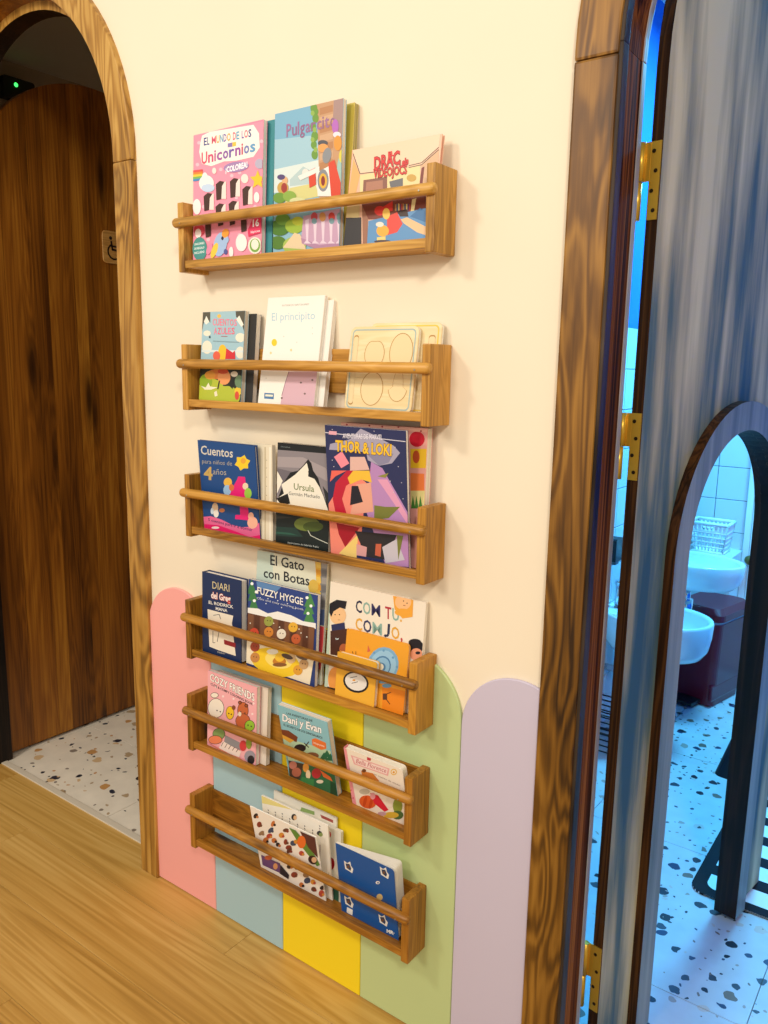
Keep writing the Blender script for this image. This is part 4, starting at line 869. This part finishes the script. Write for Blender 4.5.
# ------------------------------------------------------------------ washroom things seen through the opening
def basin(name, label, cx, cy, zr, rx, ry, hh, group):
    r = thing(name, label, 'sink', (cx, cy, zr-hh), 0, group)
    MB().lathe([(.001, 0), (.62, .0), (.84, hh*.08), (.94, hh*.28), (.985, hh*.6), (1.0, hh*.95), (.985, hh), (.93, hh), (.9, hh*.93), (.86, hh*.7), (.7, hh*.42), (.4, hh*.3), (.08, hh*.27), (.001, hh*.27)], (0, 0, 0), 40, 0, rx, ry).build('bowl', M_CERAMIC, r)
    MB().lathe([(.02, hh*.28), (.022, hh*.3), (.001, hh*.3)], (0, 0, 0), 16).build('drain', M_CHROME, r)
    MB().prism(rrect(-rx, -.09, -rx*.62, .09, .01), 'z', hh*.5, hh*.98).build('back_ledge', M_CERAMIC, r, .004)
    f = MB(); f.tube((-rx*.78, 0, hh*.98), (-rx*.78, 0, hh+.09), .011, 12); f.tube((-rx*.78, 0, hh+.085), (-rx*.42, 0, hh+.07), .009, 12); f.tube((-rx*.78, 0, hh+.09), (-rx*.78, .0, hh+.105), .014, 12)
    f.build('tap', M_CHROME, r)
    MB().tube((0, 0, -.11), (0, 0, .004), .02, 14).tube((0, 0, -.1), (-rx*.98, 0, -.1), .013, 12).tube((0, 0, -.13), (0, 0, -.06), .03, 14).build('drain_pipe', M_CHROME, r)
    return r
basin('wash_basin', 'white oval wash basin hung higher, above the maroon bin', .58, 2.0, .662, .212, .15, .11, 'white wall-hung basins')
basin('wash_basin', 'white oval wash basin hung low, in front of the maroon bin', .572, 1.67, .505, .2, .165, .15, 'white wall-hung basins')
# maroon pedal bin
pb = thing('pedal_bin', 'tall maroon plastic pedal bin under the wash basin', 'bin', (.618, 2.28, 0), math.radians(-12))
mar = flat('#6a1426', .3); blk = flat('#15171c', .35)
def taper(mb, w0, d0, w1, d1, z0, z1, r, mi=0):
    a = rrect(-w0/2, -d0/2, w0/2, d0/2, r, 5); b_ = rrect(-w1/2, -d1/2, w1/2, d1/2, r, 5); n = len(a)
    mb.add([(x, y, z0) for x, y in a]+[(x, y, z1) for x, y in b_], [(i, (i+1)%n, n+(i+1)%n, n+i) for i in range(n)]+[tuple(range(n))[::-1], tuple(range(n, 2*n))], mi); return mb
taper(MB(), .19, .26, .225, .3, .004, .37, .035).build('body', mar, pb)
taper(MB(), .218, .292, .218, .292, .366, .384, .035).build('liner_rim', flat('#86a8b8', .5), pb)
l = MB(); taper(l, .235, .31, .235, .31, .382, .41, .04); taper(l, .235, .31, .19, .26, .41, .432, .035); l.build('lid', mar, pb)
MB().box((-.05, -.21, .012), (.05, -.12, .028)).build('pedal', blk, pb, .004)
MB().box((.085, -.14, .03), (.1, .1, .1)).build('side_grip', mar, pb, .006)
# perforated white basket on a tiled ledge
struct(MB().box((.37, 2.4, 0), (.655, 2.604, .6)).build('trim_5', M_TILE, None, .002), 'white tiled ledge behind the wash basins', 'ledge')
bs = thing('storage_basket', 'white perforated plastic basket with a handle hole standing behind the basin', 'basket', (.54, 2.48, .601))
wp = flat('#f2f5f6', .35); W0, W1, H = .13, .165, .138
def side(mb, ax, s):
    # four walls built from bars so that the holes are real
    nb = 9
    for i in range(nb):
        u = -1+2*(i+.5)/nb
        for z0, z1 in ((.006, .03), (.042, .058), (.07, .086)): pass
    for k in range(nb+1):
        u = -1+2*k/nb; b0, b1 = W0/2, W1/2
        p0 = (u*b0, s*b0*.8, .004) if ax == 'x' else (s*b0, u*b0*.8, .004); p1 = (u*b1, s*b1*.8, H) if ax == 'x' else (s*b1, u*b1*.8, H)
        mb.tube(p0, p1, .0042, 6)
    for z in (.004, .028, .05, .072, .094, H-.004):
        b = W0/2+(W1-W0)/2*z/H; r = .0055 if z < H-.01 and z > .01 else .008
        if ax == 'x': mb.tube((-b, s*b*.8, z), (b, s*b*.8, z), r, 6)
        else: mb.tube((s*b, -b*.8, z), (s*b, b*.8, z), r, 6)
m = MB()
for ax in 'xy':
    for s in (-1, 1): side(m, ax, s)
m.build('lattice_wall', wp, bs); MB().box((-W0/2, -W0*.4, 0), (W0/2, W0*.4, .004)).build('bottom', wp, bs)
h = MB(); h.box((-.075, -.066, .1), (-.026, -.060, .134)); h.box((.026, -.066, .1), (.075, -.060, .134)); h.box((-.03, -.066, .122), (.03, -.060, .134)); h.box((-.03, -.066, .096), (.03, -.060, .104)); h.build('handle_band', wp, bs, .002)
# white cubicle door with a brass knob, beyond the tiles
cd = thing('door_3', 'white washroom cubicle door with a round brass knob', 'door', (.686, 2.575, .01), 0, None, 'structure')
MB().box((0, 0, 0), (.7, .04, 2.0)).build('leaf', flat('#eef2f4', .4), cd, .003)
kn = MB().lathe([(.001, .045), (.014, .044), (.022, .034), (.02, .022), (.009, .014), (.009, .004), (.018, .002), (.018, 0)], (0, 0, 0), 18).build('door_knob', flat('#8a7440', .3, .8), cd)
kn.rotation_euler = (math.pi/2, 0, 0); kn.location = (.012, 0, .56)
# black step stool
ss = thing('step_stool', 'low black plastic step stool with sloping sides on the terrazzo', 'stool', (1.018, 1.69, 0), math.radians(-4))
taper(MB(), .33, .3, .25, .22, .0, .15, .03).build('base', blk, ss); taper(MB(), .26, .23, .25, .22, .15, .162, .03).build('tread', flat('#23262c', .6), ss)
# black and white striped mat
mt = thing('striped_mat', 'black and white striped mat with black border under the blue-grey door', 'mat', (.962, .842, .0005), math.radians(.5))
mw = paint('mat_white', '#eef0ee', .9, .03, .4); mk = paint('mat_black', '#14161c', .95, .1, .5)
MB().prism(rrect(0, 0, .62, .7, .04), 'z', 0, .005).build('ground', mw, mt)
n = 24; ro = rrect(0, 0, .62, .7, .04, 6); ri = rrect(.035, .035, .585, .665, .03, 6); k = len(ro)
MB().add([(x, y, .0053) for x, y in ro]+[(x, y, .0053) for x, y in ri]+[(x, y, .0) for x, y in ro], [(i, (i+1)%k, k+(i+1)%k, k+i) for i in range(k)]+[(2*k+i, 2*k+(i+1)%k, (i+1)%k, i) for i in range(k)]).build('border', mk, mt)
for i in range(5): MB().box((.03, .105+i*.12, .005), (.59, .155+i*.12, .0056)).build('stripe', mk, mt)
# black dispenser and wire rack on the left wall, seen through the hinge gap
dp = thing('soap_dispenser', 'small black soap dispenser fixed to the washroom tiles', 'dispenser', (.3765, px_x(611, 552, .39).y, .69))
MB().prism(rrect(-.035, 0, .035, .09, .01), 'x', 0, .045).build('case', blk, dp, .003); MB().box((.012, -.018, -.012), (.04, .018, .0)).build('push_plate', flat('#5c6268', .3, .6), dp, .002)
rk = thing('wire_rack', 'low wire rack on the washroom floor seen through the hinge gap', 'rack', (.455, px_x(602, 715, .44).y, 0))
for z in (.02, .09, .16):
    m = MB()
    for x in (-.06, .06): m.tube((x, -.09, z), (x, .09, z), .003, 6)
    for y in (-.09, -.045, 0, .045, .09): m.tube((-.06, y, z), (.06, y, z), .003, 6)
    m.build('tier', flat('#2a2d33', .4, .5), rk)
for x in (-.06, .06):
    for y in (-.09, .09): MB().tube((x, y, 0), (x, y, .18), .0035, 6).build('leg', flat('#2a2d33', .4, .5), rk)
